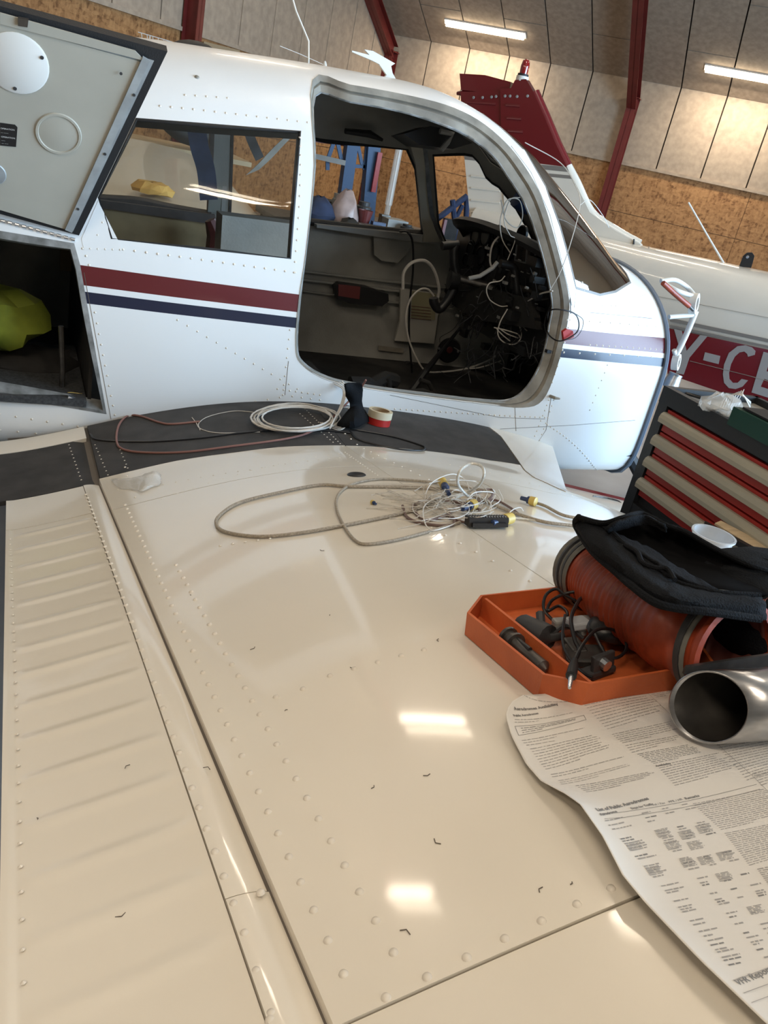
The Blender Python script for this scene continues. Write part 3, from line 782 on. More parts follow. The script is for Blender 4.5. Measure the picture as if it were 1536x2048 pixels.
f = [(j*n + i, j*n + (i+1) % n, (j+1)*n + (i+1) % n, (j+1)*n + i) for j in range(len(rings) - 1) for i in range(n)]
JAMB = obj('door_jamb', V, f, M['jamb'], AC, True)
mb = MB(); mb.tube([b + np.array([0, .004, 0]) for b in B], .0045, 6, closed=True); mb.o('door_seal', M['jambgrey'], JAMB)
# patches laid over the skin (lap panels)
def patch(name, px, mt, h=.0008, parent=SKIN, d=25):
    P_, F_ = tri2d(hpix(px, False, d), [], .05, .05)
    V, f = shell(P_, F_, lambda a, b: fus(a, b/S_, h), lambda a, b: fus(a, b/S_, -.001)); return obj(name, V, [t[::-1] for t in f], mt, parent, True)
patch('corner_patch', [(196, 402), (246, 500), (168, 500), (163, 478)], M['fuse'])
patch('front_post_cover', [(1022, 292), (1048, 300), (1090, 374), (1118, 460), (1137, 525), (1152, 582), (1144, 612), (1128, 540), (1100, 430), (1062, 345)], M['fuse'], .0016)
patch('windscreen_fairing', [(1152, 585), (1200, 600), (1240, 592), (1268, 570), (1290, 585), (1270, 605), (1215, 620), (1148, 616)], M['fuse'], .0012)
def fseam(pts, wd=.0016, parent=SKIN, mt='gap'):
    P_ = [fus(*hf(*p), .0009) for p in dense(pts, 30, False)]; return P_
sm = MB()
def fline(pts, r=.0008):
    sm.tube([fus(*hf(*p), .0002) for p in dense(pts, 30, False)], r, 4)
fline([(1103, 790), (1092, 860), (1072, 890)]); fline([(1030, 815), (1032, 862)]); fline([(1000, 858), (1150, 850), (1300, 838)]); fline([(1180, 625), (1335, 640)]); fline([(577, 722), (570, 790)]); fline([(168, 545), (222, 838)])
fline([(780, 790), (1000, 835), (1090, 838)])
sm.o('panel_joint_lines', M['gap'], SKIN)['kind'] = 'stuff'
# rivets on the fuselage
rm = MB()
def frow(pts, k=None, pitch=.03, r=.0042, h=.0024):
    P_ = [fus(*hf(*p), 0) for p in pts]; acc = []
    for i in range(len(P_) - 1):
        L_ = np.linalg.norm(P_[i+1] - P_[i]); q = max(1, round(L_/pitch))
        for j in range(q): acc.append(P_[i] + (P_[i+1] - P_[i])*j/q)
    acc.append(P_[-1])
    for p in acc:
        a = phi_of(p); x = p[0]
        if x > 2.29: continue
        s = fus(x, a); e = .01; n_ = np.cross(fus(x + e, a) - s, fus(x, a + e) - s); n_ = n_ if n_[1] < 0 else -n_
        rv(rm, s, n_, r, h)
frow([(246, 499), (590, 545)]); frow([(165, 497), (240, 499)], pitch=.02); frow([(172, 512), (178, 530)], pitch=.02); frow([(190, 625), (230, 830)]); frow([(355, 640), (595, 778)], pitch=.034)
frow([(600, 275), (588, 545)]); frow([(580, 660), (568, 770)]); frow([(320, 212), (615, 245)]); frow([(555, 778), (640, 790)], pitch=.02); frow([(566, 790), (640, 800)], pitch=.03); frow([(225, 850), (560, 795)], pitch=.04)
frow([(790, 818), (1090, 835)], pitch=.022); frow([(1095, 850), (1300, 835)], pitch=.022); frow([(1108, 800), (1080, 880)], pitch=.022); frow([(1098, 800), (1070, 872)], pitch=.022)
frow([(1135, 640), (1330, 655)], pitch=.05); frow([(1165, 565), (1175, 612), (1240, 612), (1290, 590)], pitch=.025); frow([(1180, 690), (1335, 700)], pitch=.03); frow([(1128, 705), (1330, 715)], pitch=.07)
frow([(1330, 580), (1336, 690), (1330, 780)], pitch=.03); frow([(1215, 730), (1180, 820)], pitch=.03); frow([(370, 190), (455, 196)], pitch=.03); frow([(0, 828), (215, 862)], pitch=.04); frow([(0, 860), (210, 880)], pitch=.05)
frow([(205, 445), (195, 470)], pitch=.03); frow([(1105, 765), (1125, 700), (1140, 640)], pitch=.03)
rm.o('skin_rivets', M['rivet'], SKIN)['kind'] = 'stuff'
# firewall with dark rim
w_, zt = sect(2.3); V = [fus(2.3, a, -.002) for a in np.linspace(-pi/2, 3*pi/2, 73)[:-1]]
mb = MB(); mb.prism(V, (.012, 0, 0)); mb.o('firewall', M['bluegrey'], AC)
mb = MB(); mb.tube([fus(2.309, a, .004) for a in np.linspace(-pi/2, 3*pi/2, 73)[:-1]], .010, 6, closed=True); mb.o('firewall_seal', M['bluegrey'], AC, True)
# cabin floor and bulkheads
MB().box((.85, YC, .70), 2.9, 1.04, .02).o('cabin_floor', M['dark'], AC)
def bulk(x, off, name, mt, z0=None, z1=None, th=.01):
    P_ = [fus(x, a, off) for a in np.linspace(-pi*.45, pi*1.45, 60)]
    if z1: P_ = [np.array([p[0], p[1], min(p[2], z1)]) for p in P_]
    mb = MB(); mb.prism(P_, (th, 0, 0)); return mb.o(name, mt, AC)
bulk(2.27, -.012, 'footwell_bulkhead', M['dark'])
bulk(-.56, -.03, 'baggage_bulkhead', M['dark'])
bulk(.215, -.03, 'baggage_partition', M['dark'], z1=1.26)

# roof aerial, small fittings
def onC(px, py, Y=YC): return onY(px, py, Y)
a = [onC(*q) for q in ((765, 158), (772, 150), (757, 128), (743, 121), (703, 104), (703, 101), (738, 110), (728, 99), (745, 102), (789, 127), (781, 132), (784, 146), (798, 172))]
V = [p - np.array([0, .006, 0]) for p in a]; mb = MB(); mb.prism(V, (0, .012, 0)); mb.o('roof_aerial', M['white'], AC)
mb = MB(); mb.tube([onC(650, 150), onC(650, 128), onC(650, 122)], [.008, .006, .003], 8); mb.tube([onC(649, 130), onC(600, 108), onC(560, 92)], .0012, 4); mb.tube([onC(617, 140), onC(617, 82), onC(592, 22), onC(580, -20)], .003, 5); mb.o('whip_aerial', M['white'], AC)
mb = MB(); mb.lathe([(.007, 0), (.006, .002), (.002, .004), (0, .004)], fus(*hf(394, 154)), (0, -.6, 1), 12); mb.o('static_port', M['jamb'], SKIN)
# instrument panel and glareshield (inside the cabin)
XP = 1.84
pan = [onX(*q, XP) for q in ((905, 452), (1000, 452), (1075, 462))]
pp = [(XP, 3.50, 1.34), (XP, 3.42, 1.375), (XP, 2.72, 1.40), (XP, 2.60, 1.36), (XP, 2.50, 1.02), (XP, 2.80, .98), (XP, 3.2, .98), (XP, 3.50, 1.06)]
mb = MB(); mb.prism(pp, (.008, 0, 0)); PANEL = mb.o('instrument_panel', M['black'], AC)
V = []; nn_ = 16
gs = MB()
for i in range(nn_):
    u = i/(nn_ - 1); y = 3.46 - .90*u; z = 1.375 + .05*sin(pi*min(1, u))**.6
    ov = .10*sin(pi*u)**.4 + .03
    gs.v += [(XP - ov, y, z - .030), (XP - ov - .012, y, z - .010), (XP - ov + .015, y, z + .004), (XP + .24*sin(pi*u)**.5 + .03, y, z - .06), (XP + .24*sin(pi*u)**.5 + .03, y, z - .08), (XP - ov + .02, y, z - .035)]
for i in range(nn_ - 1):
    for k in range(6): gs.f.append((i*6 + k, i*6 + (k+1) % 6, (i+1)*6 + (k+1) % 6, (i+1)*6 + k))
gs.f += [tuple(range(6)), tuple((nn_-1)*6 + k for k in range(6))[::-1]]
gs.o('glareshield', M['rubber'], AC, True)
def gauge(px, py, r, mt='greylight', nm='gauge_hole', ring='black'):
    c = onX(px, py, XP)
    mb = MB(); mb.lathe([(r*1.16, 0), (r*1.16, -.010), (r, -.012), (r, -.003), (0, -.002)], c, (1, 0, 0), 20); g_ = mb.o('gauge_bezel', M[ring], PANEL)
    mb = MB(); mb.lathe([(r*.98, -.0045), (0, -.0046)], c, (1, 0, 0), 18); mb.o('dial', M[mt], g_)
for q in ((953, 473, .036, 'jamb'), (973, 471, .040, 'jamb'), (944, 497, .030, 'dark'), (964, 511, .034, 'darkmetal'), (998, 470, .034, 'dark'), (1020, 500, .036, 'dark'), (992, 508, .030, 'darkmetal'), (978, 490, .012, 'white'), (1046, 470, .032, 'dark'), (935, 520, .026, 'dark'), (966, 545, .026, 'darkmetal'), (1075, 505, .030, 'dark')): gauge(*q)
def slab(name, px, X, mt, parent, th=.012):
    P_ = [onX(*q, X) for q in px]; mb = MB(); mb.prism(P_, (-th, 0, 0)); return mb.o(name, M[mt], parent)
fr = MB()
for a, b in (((1036, 478), (1030, 520)), ((1036, 478), (1056, 482)), ((1056, 482), (1052, 526)), ((1030, 520), (1052, 526)), ((1072, 486), (1070, 530)), ((1056, 482), (1072, 486))): fr.tube([onX(*a, XP - .012), onX(*b, XP - .012)], .004, 5)
fr.o('radio_rack_frame', M['greylight'], PANEL)
slab('lower_switch_panel', [(925, 560), (1075, 600), (1085, 660), (960, 640), (915, 610)], 1.80, 'dark', AC, .03)
cl_ = MB(); random.seed(11)
for i in range(60):
    px = random.uniform(925, 1098); py = random.uniform(505, 700) + (px - 1000)*.25
    c = onX(px, py, random.uniform(1.74, 1.9)); r_ = random.uniform(.01, .03)
    cl_.box(c, r_*random.uniform(.6, 2), r_*random.uniform(.6, 2.4), r_*random.uniform(.6, 2))
cl_.o('avionics_clutter', M['black'], AC)['kind'] = 'stuff'
cl_ = MB()
for i in range(34):
    px = random.uniform(905, 1090); py = random.uniform(480, 640); c = onX(px, py, random.uniform(1.70, 1.83)); r_ = random.uniform(.002, .007)
    if random.random() < .5: cl_.lathe([(r_, 0), (r_, .012), (0, .012)], c, (-1, 0, .2), 8)
    else: cl_.box(c, r_*2, r_*3, r_*1.5)
cl_.o('small_metal_fittings', M['greylight'], AC)['kind'] = 'stuff'
cl_ = MB()
for i in range(70):
    px = random.uniform(930, 1105); py = random.uniform(520, 720)
    P_ = [onX(px, py, 1.80)]
    for k in range(4): P_.append(P_[-1] + np.array([random.uniform(-.04, .03), random.uniform(-.07, .07), random.uniform(-.07, .05)]))
    cl_.tube(catmull(P_, 4), random.uniform(.0012, .0026), 4)
cl_.o('loose_wiring', M['darkmetal'], AC)['kind'] = 'stuff'
# control yokes
def ytube(name, px, Y, r, mt='black', parent=AC, k=6):
    P_ = [onY(q[0], q[1], q[2] if len(q) > 2 else Y) for q in px]; mb = MB(); mb.tube(catmull(P_, k), r, 10); return mb.o(name, M[mt], parent, True)
yk = ytube('control_yoke', [(912, 491), (908, 500), (908, 525), (912, 548), (908, 575), (895, 600), (878, 618), (868, 606), (867, 596)], 3.12, .019)
mb = MB(); mb.tube([onY(884, 492, 3.12), onY(916, 489, 3.12)], .017, 12); mb.o('yoke_grip', M['black'], yk, True)
mb = MB(); mb.tube([onY(911, 556, 3.12), onY(990, 575, 3.05)], .016, 10); mb.o('yoke_shaft', M['steeldark'], yk, True)
mb = MB(); mb.lathe([(.0, -.03), (.035, -.028), (.04, .01), (.0, .012)], onY(903, 560, 3.12), (-1, .2, 0), 14); mb.o('yoke_hub', M['black'], yk, True)
yk2 = ytube('control_yoke', [(1000, 527), (1024, 533), (1030, 548), (1034, 580), (1040, 600), (1046, 616), (1040, 626), (1026, 620), (1018, 600)], 2.80, .016)
mb = MB(); mb.tube([onY(937, 557, 2.8), onY(960, 552, 2.8), onY(985, 536, 2.8), onY(995, 524, 2.8)], .008, 8); mb.o('yoke_grip', M['greylight'], yk2, True)
mb = MB(); mb.tube([onY(1032, 575, 2.8), onY(1085, 590, 2.8)], .013, 10); mb.o('yoke_shaft', M['steeldark'], yk2, True)
# cabin side-wall fittings (left wall, seen through the doorway)
YL = 3.505
def wallp(name, px, mt, th=.012, Y=YL, parent=AC):
    P_ = [onY(*q, Y) for q in px]; mb = MB(); mb.prism(P_, (0, -th, 0)); return mb.o(name, M[mt], parent)
wallp('wall_pocket', [(744, 462), (826, 470), (820, 488), (808, 508), (792, 524), (760, 520), (745, 508)], 'grey', .02)
wallp('trim_strip', [(605, 540), (905, 575), (905, 578), (605, 543)], 'grey', .012)
wallp('trim_strip', [(605, 556), (905, 592), (905, 596), (605, 560)], 'grey', .016)
wallp('trim_strip', [(605, 580), (905, 617), (905, 619), (605, 582)], 'grey', .012)
wallp('window_ledge', [(628, 446), (846, 468), (872, 476), (872, 486), (744, 470), (628, 452)], 'greylight', .04)
ar = wallp('armrest', [(664, 565), (674, 562), (730, 570), (767, 582), (768, 596), (755, 606), (690, 600), (668, 592)], 'black', .06)
wallp('reflector_pad', [(676, 568), (720, 573), (718, 598), (676, 591)], 'reflector', .006, YL - .06, ar)
bk = wallp('document_folder', [(799, 576), (872, 586), (878, 600), (866, 686), (788, 680), (798, 640)], 'paperdim', .012, YL - .02)
wallp('yellow_sheet', [(824, 582), (872, 588), (870, 640), (822, 636)], 'yellowpaper', .002, YL - .033, bk)
mb = MB()
for k in range(5):
    q0 = onY(822, 612 + k*6, YL - .037); q1 = onY(862, 616 + k*6, YL - .037); mb.tube([q0, q1], .0012, 4)
mb.o('printed_lines', M['reflector'], bk)
wallp('wall_placard', [(757, 691), (807, 697), (806, 706), (756, 700)], 'jamb', .003, YL - .002)
def disc(name, px, py, r, mt, Y, parent=AC, th=.02):
    mb = MB(); mb.lathe([(0, th), (r*.9, th), (r, th*.6), (r, 0)], onY(px, py, Y), (0, -1, 0), 26); return mb.o(name, M[mt], parent, True)
sp = disc('cabin_speaker', 897, 700, .060, 'rubber', YL - .02); disc('speaker_cone', 899, 700, .016, 'reflector', YL - .042, sp, .004)
disc('air_vent_ball', 812, 742, .050, 'black', YL - .02)
for px, py in ((878, 697), (916, 703)): disc('screw', px, py, .006, 'greylight', YL - .042, sp, .003)
mb = MB(); mb.tube([onY(*q) for q in ((800, 815, 3.0), (850, 745, 3.1), (885, 700, 3.2), (925, 650, 3.3))], [.018, .016, .010, .006], 8); mb.o('seat_rail_arm', M['black'], AC)
mb = MB()
for a, b, r_ in (((745, 770, 2.9), (790, 762, 2.95), .03), ((700, 770, 2.85), (760, 790, 2.85), .035), ((800, 790, 2.8), (880, 800, 2.85), .02), ((840, 760, 2.9), (870, 790, 2.9), .01), ((775, 755, 2.9), (778, 800, 2.9), .012)):
    mb.tube([onY(*a), (onY(*a) + onY(*b))/2 + np.array([0, 0, .02]), onY(*b)], r_, 8)
mb.o('seat_base_parts', M['dark'], AC)
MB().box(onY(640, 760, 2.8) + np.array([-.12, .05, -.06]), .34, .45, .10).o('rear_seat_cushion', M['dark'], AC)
# overhead console, headliner ends
V = [onY(*q, 3.0) for q in ((808, 268), (860, 252), (905, 260), (945, 286), (905, 298), (840, 290))]
mb = MB(); mb.prism(V, (0, .12, -.015)); OH = mb.o('overhead_console', M['black'], AC)
mb = MB(); mb.tube([onY(880, 262, 2.95), onY(905, 268, 2.95), onY(895, 285, 2.95), onY(882, 300, 2.95)], .010, 8); mb.o('visor_arm', M['greylight'], OH)
mb = MB(); mb.tube([onY(690, 262, 3.3), onY(740, 268, 3.3), onY(765, 280, 3.3)], [.01, .014, .006], 8); mb.o('grab_handle', M['black'], AC)
mb = MB(); c = onY(1046, 405, 2.95); mb.lathe([(0, -.04), (.03, -.036), (.038, 0), (.038, .03), (0, .032)], c, (-.8, 0, .4), 16); mb.o('magnetic_compass', M['bluecol'], AC, True)
# rear compartment seen through the rear window: straps and seat backs
mb = MB()
mb.v = []; P_ = catmull([onY(*q, 2.78) for q in ((590, 262), (560, 290), (530, 322), (505, 345))], 5)
for p in P_: mb.v += [tuple(p + np.array([-.02, 0, -.012])), tuple(p + np.array([.02, 0, .012])), tuple(p + np.array([.02, .003, .012])), tuple(p + np.array([-.02, .003, -.012]))]
for i in range(len(P_) - 1):
    for k in range(4): mb.f.append((i*4 + k, i*4 + (k+1) % 4, i*4 + 4 + (k+1) % 4, i*4 + 4 + k))
mb.o('seat_belt_webbing', M['jamb'], AC)
def strap(name, px, Y, wd, mt):
    P_ = catmull([onY(*q, Y) for q in px], 5); mb = MB()
    for i, p in enumerate(P_):
        d = P_[min(i+1, len(P_)-1)] - P_[max(i-1, 0)]; s = np.cross(d, (0, 1, 0)); s /= np.linalg.norm(s); s *= wd/2
        mb.v += [tuple(p - s), tuple(p + s), tuple(p + s + np.array([0, .003, 0])), tuple(p - s + np.array([0, .003, 0]))]
    for i in range(len(P_) - 1):
        for k in range(4): mb.f.append((i*4 + k, i*4 + (k+1) % 4, i*4 + 4 + (k+1) % 4, i*4 + 4 + k))
    return mb.o(name, M[mt], AC)
strap('dark_belt', [(492, 250), (505, 285), (520, 318)], 2.85, .03, 'black')
strap('window_pillar', [(440, 238), (436, 330), (428, 425)], 3.50, .05, 'postgrey'); strap('window_pillar', [(456, 240), (452, 330), (446, 428)], 3.50, .016, 'greylight')
strap('hanging_cover', [(392, 240), (398, 290), (412, 340), (418, 400)], 3.44, .07, 'bluecloth')
def postp(name, px, mt, dy, th):
    def yy(py): return 3.30 + (min(max(py, 285), 485) - 285)/200*.165 - dy
    P_ = [onY(q[0], q[1], yy(q[1])) for q in px]; k = len(P_)//2; mb = MB(); V = P_ + [p + np.array([0, th, 0]) for p in P_]; n = len(P_)
    f = [(i, n - 1 - i, n - 2 - i, i + 1) for i in range(k - 1)] + [(i, (i + 1) % n, n + (i + 1) % n, n + i) for i in range(n)]; mb.add(V, f); return mb.o(name, M[mt], AC)
postp('window_post', [(820, 287), (832, 330), (838, 380), (844, 440), (848, 468), (846, 484), (890, 484), (879, 460), (868, 430), (862, 380), (858, 330), (854, 296)], 'doorin', .006, .010)
postp('post_edge', [(846, 296), (850, 330), (854, 380), (860, 430), (871, 460), (880, 482), (886, 482), (879, 460), (868, 430), (862, 380), (858, 330), (854, 296)], 'zinc', .008, .006)
wallp('left_side_trim', [(195, 398), (428, 428), (432, 448), (205, 415)], 'brownframe', .02, 3.46)
wallp('rear_side_panel', [(120, 408), (425, 440), (415, 560), (120, 540)], 'brown', .01, 3.47)
mb = MB(); P_ = [onY(*q, 3.3) for q in ((420, 440), (432, 470), (428, 505), (418, 520))]; mb.tube(P_, [.02, .035, .035, .02], 8); mb.o('red_bottle', M['reflector'], AC)
P_ = [onY(*q, 2.9) for q in ((445, 430), (600, 450), (600, 530), (440, 515))]; mb = MB(); mb.prism(P_, (0, .10, 0)); mb.o('rear_seat_back', M['grey'], AC)
# wing-mounted engine frame ahead of the firewall
EM = empty('engine_mount', onY(1380, 640, 2.75)*np.array([1, 1, 0]) + np.array([0, 0, 1.0]), '', ''); del EM['label'], EM['category']; setparent(EM, AC)
def em(px, r, mt='white', nm='mount_tube', k=5):
    P_ = [onY(q[0], q[1], q[2] if len(q) > 2 else 2.80) for q in px]; mb = MB(); mb.tube(catmull(P_, k), r, 10); return mb.o(nm, M[mt], EM, True)
em([(1322, 562, 2.9), (1350, 560, 2.9), (1375, 575, 2.9), (1392, 595, 2.85)], .010); em([(1330, 568, 2.85), (1355, 582), (1385, 592)], .010); em([(1338, 634), (1360, 632), (1390, 630)], .010); em([(1392, 622), (1372, 670), (1350, 715)], .013); em([(1348, 700), (1352, 712), (1355, 720)], .010)
def ring(px, py, r, w_, nm='mount_ring'):
    c = onY(px, py, 2.80); mb = MB(); mb.lathe([(r, -w_), (r, w_), (r*.6, w_), (r*.6, -w_), (r, -w_)], c, (.55, -.72, .15), 26); return mb.o(nm, M['white'], EM, True)
ring(1388, 607, .044, .014); ring(1352, 724, .036, .014)
em([(1326, 566, 2.74), (1352, 590, 2.74), (1378, 612, 2.74)], .011, 'hose', 'orange_sleeved_pipe'); em([(1378, 612, 2.74), (1386, 620, 2.75)], .007, 'steeldark', 'pipe_end')
mb = MB(); a = onY(1338, 775, 2.8); b = onY(1352, 748, 2.8); d = b - a; mb.tube([a, a + d*.5, b], [.040, .034, .028], 16, False); mb.tube([b - d*.1, b + d*.02], .031, 16); mb.o('metal_duct', M['zinc'], EM, True)
# baggage door, hinged up along the top of the opening
h0 = np.array([*fus(*hf(150, 477))]); h1 = np.array([*fus(*hf(0, 437))])
hdir = np.array([1., 0, 0]); yo = 2.22
c_ = onY(335, 103, yo); up = c_ - h0; 
nB = np.cross(hdir, up); nB /= np.linalg.norm(nB); nB = nB if nB[1] < 0 else -nB
def dB(px, py, h=0.): return onP(px, py, h0 + nB*h, nB)
def dpoly(name, px, mt, h, th, parent):
    P_ = [dB(*q, h) for q in px]; mb = MB(); mb.prism(P_, -nB*th); return mb.o(name, M[mt], parent)
BD = dpoly('baggage_door', [(-160, -24), (0, 12), (335, 103), (158, 471), (0, 428), (-160, 392)], 'rubber', 0, .028, AC)
dpoly('door_inner_lip', [(-160, -4), (0, 36), (308, 122), (146, 463), (0, 420), (-160, 385)], 'doorlip', .003, .003, BD)
dpoly('inner_panel', [(-160, 6), (0, 46), (276, 122), (288, 130), (138, 455), (128, 458), (0, 428 - 8), (-160, 385)], 'doorin', .006, .003, BD)
dpoly('lip_channel', [(286, 114), (300, 122), (144, 466), (130, 460)], 'doorlip', .012, .006, BD)
dpoly('lip_channel', [(0, 26), (270, 102), (290, 122), (0, 48)], 'doorin', .010, .004, BD)
def ddisc(name, px, py, r, mt, h, th, parent=None):
    c = dB(px, py, h); mb = MB(); mb.lathe([(0, th), (r*.94, th), (r, th*.4), (r, 0)], c, nB, 36); return mb.o(name, M[mt], parent or BD, True)
ddisc('round_cover', 33, 127, .068, 'white', .006, .004)
for q in ((84, 115), (30, 177)): ddisc('cover_screw', *q, .004, 'darkmetal', .010, .002)
dk = ddisc('recess_cup', 117, 268, .048, 'doorin', .006, .0012)
c = dB(117, 268, .0065); mb = MB(); mb.lathe([(.053, 0), (.051, .003), (.046, .003), (.044, 0)], c, nB, 36); mb.o('recess_rim', M['doorin'], BD, True)
ddisc('round_cover', -14, 347, .030, 'doorlip', .006, .003)
pl = dpoly('door_placard', [(0, 246), (30, 250), (35, 255), (32, 294), (0, 291)], 'black', .008, .0015, BD)
dpoly('door_clip', [(36, 36), (57, 40), (55, 55), (36, 52)], 'steeldark', .016, .008, BD)
mb = MB()
for q in ((242, 147), (268, 190), (156, 418), (210, 308)): mb.lathe([(.0035, 0), (.0035, .0015), (0, .0015)], dB(*q, .0125), nB, 8)
mb.o('panel_screws', M['darkmetal'], BD)
def textmesh(txt, size, bold=0.):
    cu = bpy.data.curves.new('t', 'FONT'); cu.body = txt; cu.size = size; cu.offset = bold; cu.resolution_u = 2; o = bpy.data.objects.new('t', cu); link(o)
    dg = bpy.context.evaluated_depsgraph_get(); me = bpy.data.meshes.new_from_object(o.evaluated_get(dg)); V = [tuple(v.co) for v in me.vertices]; f = [tuple(p.vertices) for p in me.polygons]
    bpy.data.objects.remove(o); return V, f
def placetext(name, txt, size, fn, mt, parent, bold=0.):
    V, f = textmesh(txt, size, bold); return obj(name, [fn(v[0], v[1]) for v in V], f, M[mt], parent)
o0 = dB(1, 258, .010); ex = dB(32, 262, .010) - o0; ex /= np.linalg.norm(ex); ey = np.cross(nB, ex); ey = ey if ey[2] > 0 else -ey
for k, tx in ((0, 'OPERATION'), (1, '--- ------'), (2.1, 'OPERATION'), (3, '-----'), (3.7, '--- -----')):
    o1 = o0 - ey*.0100*k; placetext('placard_text', tx, .0055 if tx[0] == 'O' else .0052, lambda x, y, o1=o1: o1 + ex*x + ey*y, 'white', pl)
mb = MB(); P_ = [fus(*hf(px, 440 + (px)*.262)) + np.array([0, -.004, 0]) for px in range(-40, 160, 14)]
for k, p in enumerate(P_[:-1]): mb.tube([p, p + (P_[k+1] - p)*.55], .0045, 8)
mb.o('piano_hinge', M['silver'], BD)
# baggage bay contents: latch, rod
mb = MB(); mb.tube([onY(*q, 2.55) for q in ((122, 652), (125, 740), (123, 800))], .008, 8); mb.o('door_stay_rod', M['steeldark'], AC)
mb = MB(); p0 = onY(135, 795, 2.46); p1 = onY(165, 808, 2.46); mb.tube([p0, p1], .010, 8); mb.o('door_latch', M['silver'], AC)
mb = MB(); mb.tube(catmull([onY(*q, 2.5) for q in ((132, 800), (130, 790), (140, 785), (165, 788))], 4), .0015, 5); mb.o('latch_wire', M['yellow'], AC)
MB().box((-.17, 2.72, .775), .76, .56, .02).o('baggage_floor', M['carpet'], AC)

# ============================================================ second aircraft behind
CF = np.array([3.37, 6.09, 0]); DN = np.array([.656, -.755, 0]); NS = np.array([-.755, -.656, 0])
def c2(px, py, off=0.): return onP(px, py, CF + NS*off, NS)
A2 = empty('light_aircraft', (4.3, 5.0, 0), 'white aircraft with dark red tail fin and grey registration letters, parked behind the nose', 'aircraft')
def finp(name, px, mt, off=.03, parent=A2, th=None):
    P_ = [c2(*q, off) for q in px]; mb = MB(); mb.prism(P_, -NS*(th or 2*off)); return mb.o(name, M[mt], parent)
tf = [(1005, 158), (1024, 160), (1030, 150), (1052, 152), (1062, 168), (1068, 185)]
FIN = finp('tail_fin', [(1000, 178), (1022, 176), (1030, 160), (1052, 158), (1066, 182), (1088, 232), (1110, 285), (1134, 334), (1003, 318)], 'redpaint', .045)
finp('fin_stripe', [(1003, 322), (1134, 334), (1138, 344), (1004, 331)], 'stripegrey', .046)
finp('fin_lower', [(1003, 318), (1134, 334), (1152, 368), (1180, 425), (1232, 462), (1280, 488), (1290, 520), (1012, 480)], 'paint', .044)
finp('fin_stripe', [(1003, 338), (1142, 351), (1145, 358), (1004, 344)], 'stripegrey', .046)
RUD = finp('rudder', [(921, 183), (1000, 184), (1003, 314), (928, 306)], 'redpaint', .035)
finp('rudder_lower', [(928, 308), (1003, 316), (1012, 480), (944, 475)], 'paint', .034, RUD)
finp('rudder_stripe', [(928, 311), (1003, 319), (1003, 327), (929, 319)], 'stripegrey', .036, RUD)
finp('rudder_horn', [(919, 147), (970, 150), (1022, 164), (1018, 177), (1000, 184), (960, 184), (922, 180)], 'redpaint', .028, RUD)
mb = MB(); mb.tube([c2(914, 187), c2(925, 186), c2(1000, 184)], [.012, .022, .02], 10); mb.o('rudder_cap_roll', M['redpaint'], RUD, True)
mb = MB(); mb.tube([c2(*q) for q in ((1068, 186), (1090, 235), (1112, 288), (1134, 334))], .042, 12); mb.o('fin_leading_edge', M['redpaint'], FIN, True)
mb = MB(); mb.tube(catmull([c2(*q) for q in ((1134, 334), (1152, 368), (1182, 428), (1232, 464), (1278, 490))], 4), .040, 12); mb.o('fin_fillet', M['paint'], A2, True)
mb = MB()
for q in ((947, 195), (965, 195), (983, 194), (992, 193), (1010, 192), (1020, 192), (1034, 193), (1055, 192)): mb.lathe([(.011, 0), (.009, .004), (0, .005)], c2(*q, .046), NS, 8)
mb.o('fin_rivets', M['greylight'], FIN)['kind'] = 'stuff'
for k in range(3):
    y0 = 210 + k*26; P_ = [c2(1012 + k*2, y0, .046), c2(1040 + k*3, y0 + 2, .046)]
    mb = MB(); mb.tube(P_, .010, 8); mb.o('fin_bead', M['redpaint'], FIN, True)
for k in range(5):
    y0 = 352 + k*24; mb = MB(); mb.tube([c2(942, y0, .035), c2(1000, y0 + 6, .035)], .008, 8); mb.o('rudder_bead', M['paint'], RUD, True)
for k in range(2): mb = MB(); mb.tube([c2(930, 204 + k*60, .036), c2(992, 208 + k*60, .036)], .010, 8); mb.o('rudder_bead', M['redpaint'], RUD, True)
mb = MB(); cB = c2(1041, 172); up = np.array([0, 0, 1.])
mb.lathe([(.042, -.07), (.042, .03)], cB, up, 20); mb.o('beacon_base', M['redpaint'], A2, True)
mb = MB(); mb.lathe([(0, .03), (.046, .03), (.046, .065), (0, .065)], cB, up, 20); mb.o('beacon_collar', M['white'], A2, True)
mb = MB(); mb.lathe([(.040, .065), (.040, .080), (0, .080)], cB, up, 20); mb.o('beacon_gasket', M['rubber'], A2, True)
mb = MB(); mb.lathe([(.030, .08), (.032, .13), (.026, .165), (.012, .178), (0, .18)], cB, up, 20); mb.o('beacon_lens', M['redglass'], A2, True)
# fuselage 2
def top2(px, py): p = c2(px, py); return (p - CF) @ DN, p[2]
tp = [top2(*q) for q in ((1282, 491), (1340, 503), (1400, 515), (1470, 530), (1536, 546))]
t0, t1 = tp[0][0], tp[-1][0]; tt = [-.35] + [a for a, _ in tp] + [t1 + 1.2]; zt2 = [tp[0][1] - .02] + [b for _, b in tp] + [tp[-1][1] + .12]
def w2(t): return .07 + .50*min(1, max(0, (t + .35)/(t1 + 1.2)))
V = []; f = []; NSG = 36; ts = np.linspace(-.04, t1 + 1.2, 16)
for t in ts:
    z = float(np.interp(t, tt, zt2)); zb = .86 - .14*min(1, (t + .35)/2.5); hc = (z + zb)/2; hh = (z - zb)/2
    for k in range(NSG):
        a = 2*pi*k/NSG; c_, s_ = cos(a), sin(a); n_ = 3.2; r_ = (abs(c_)**n_ + abs(s_)**n_)**(-1/n_); V.append(CF + DN*t + NS*w2(t)*r_*c_ + np.array([0, 0, hc + hh*r_*s_]))
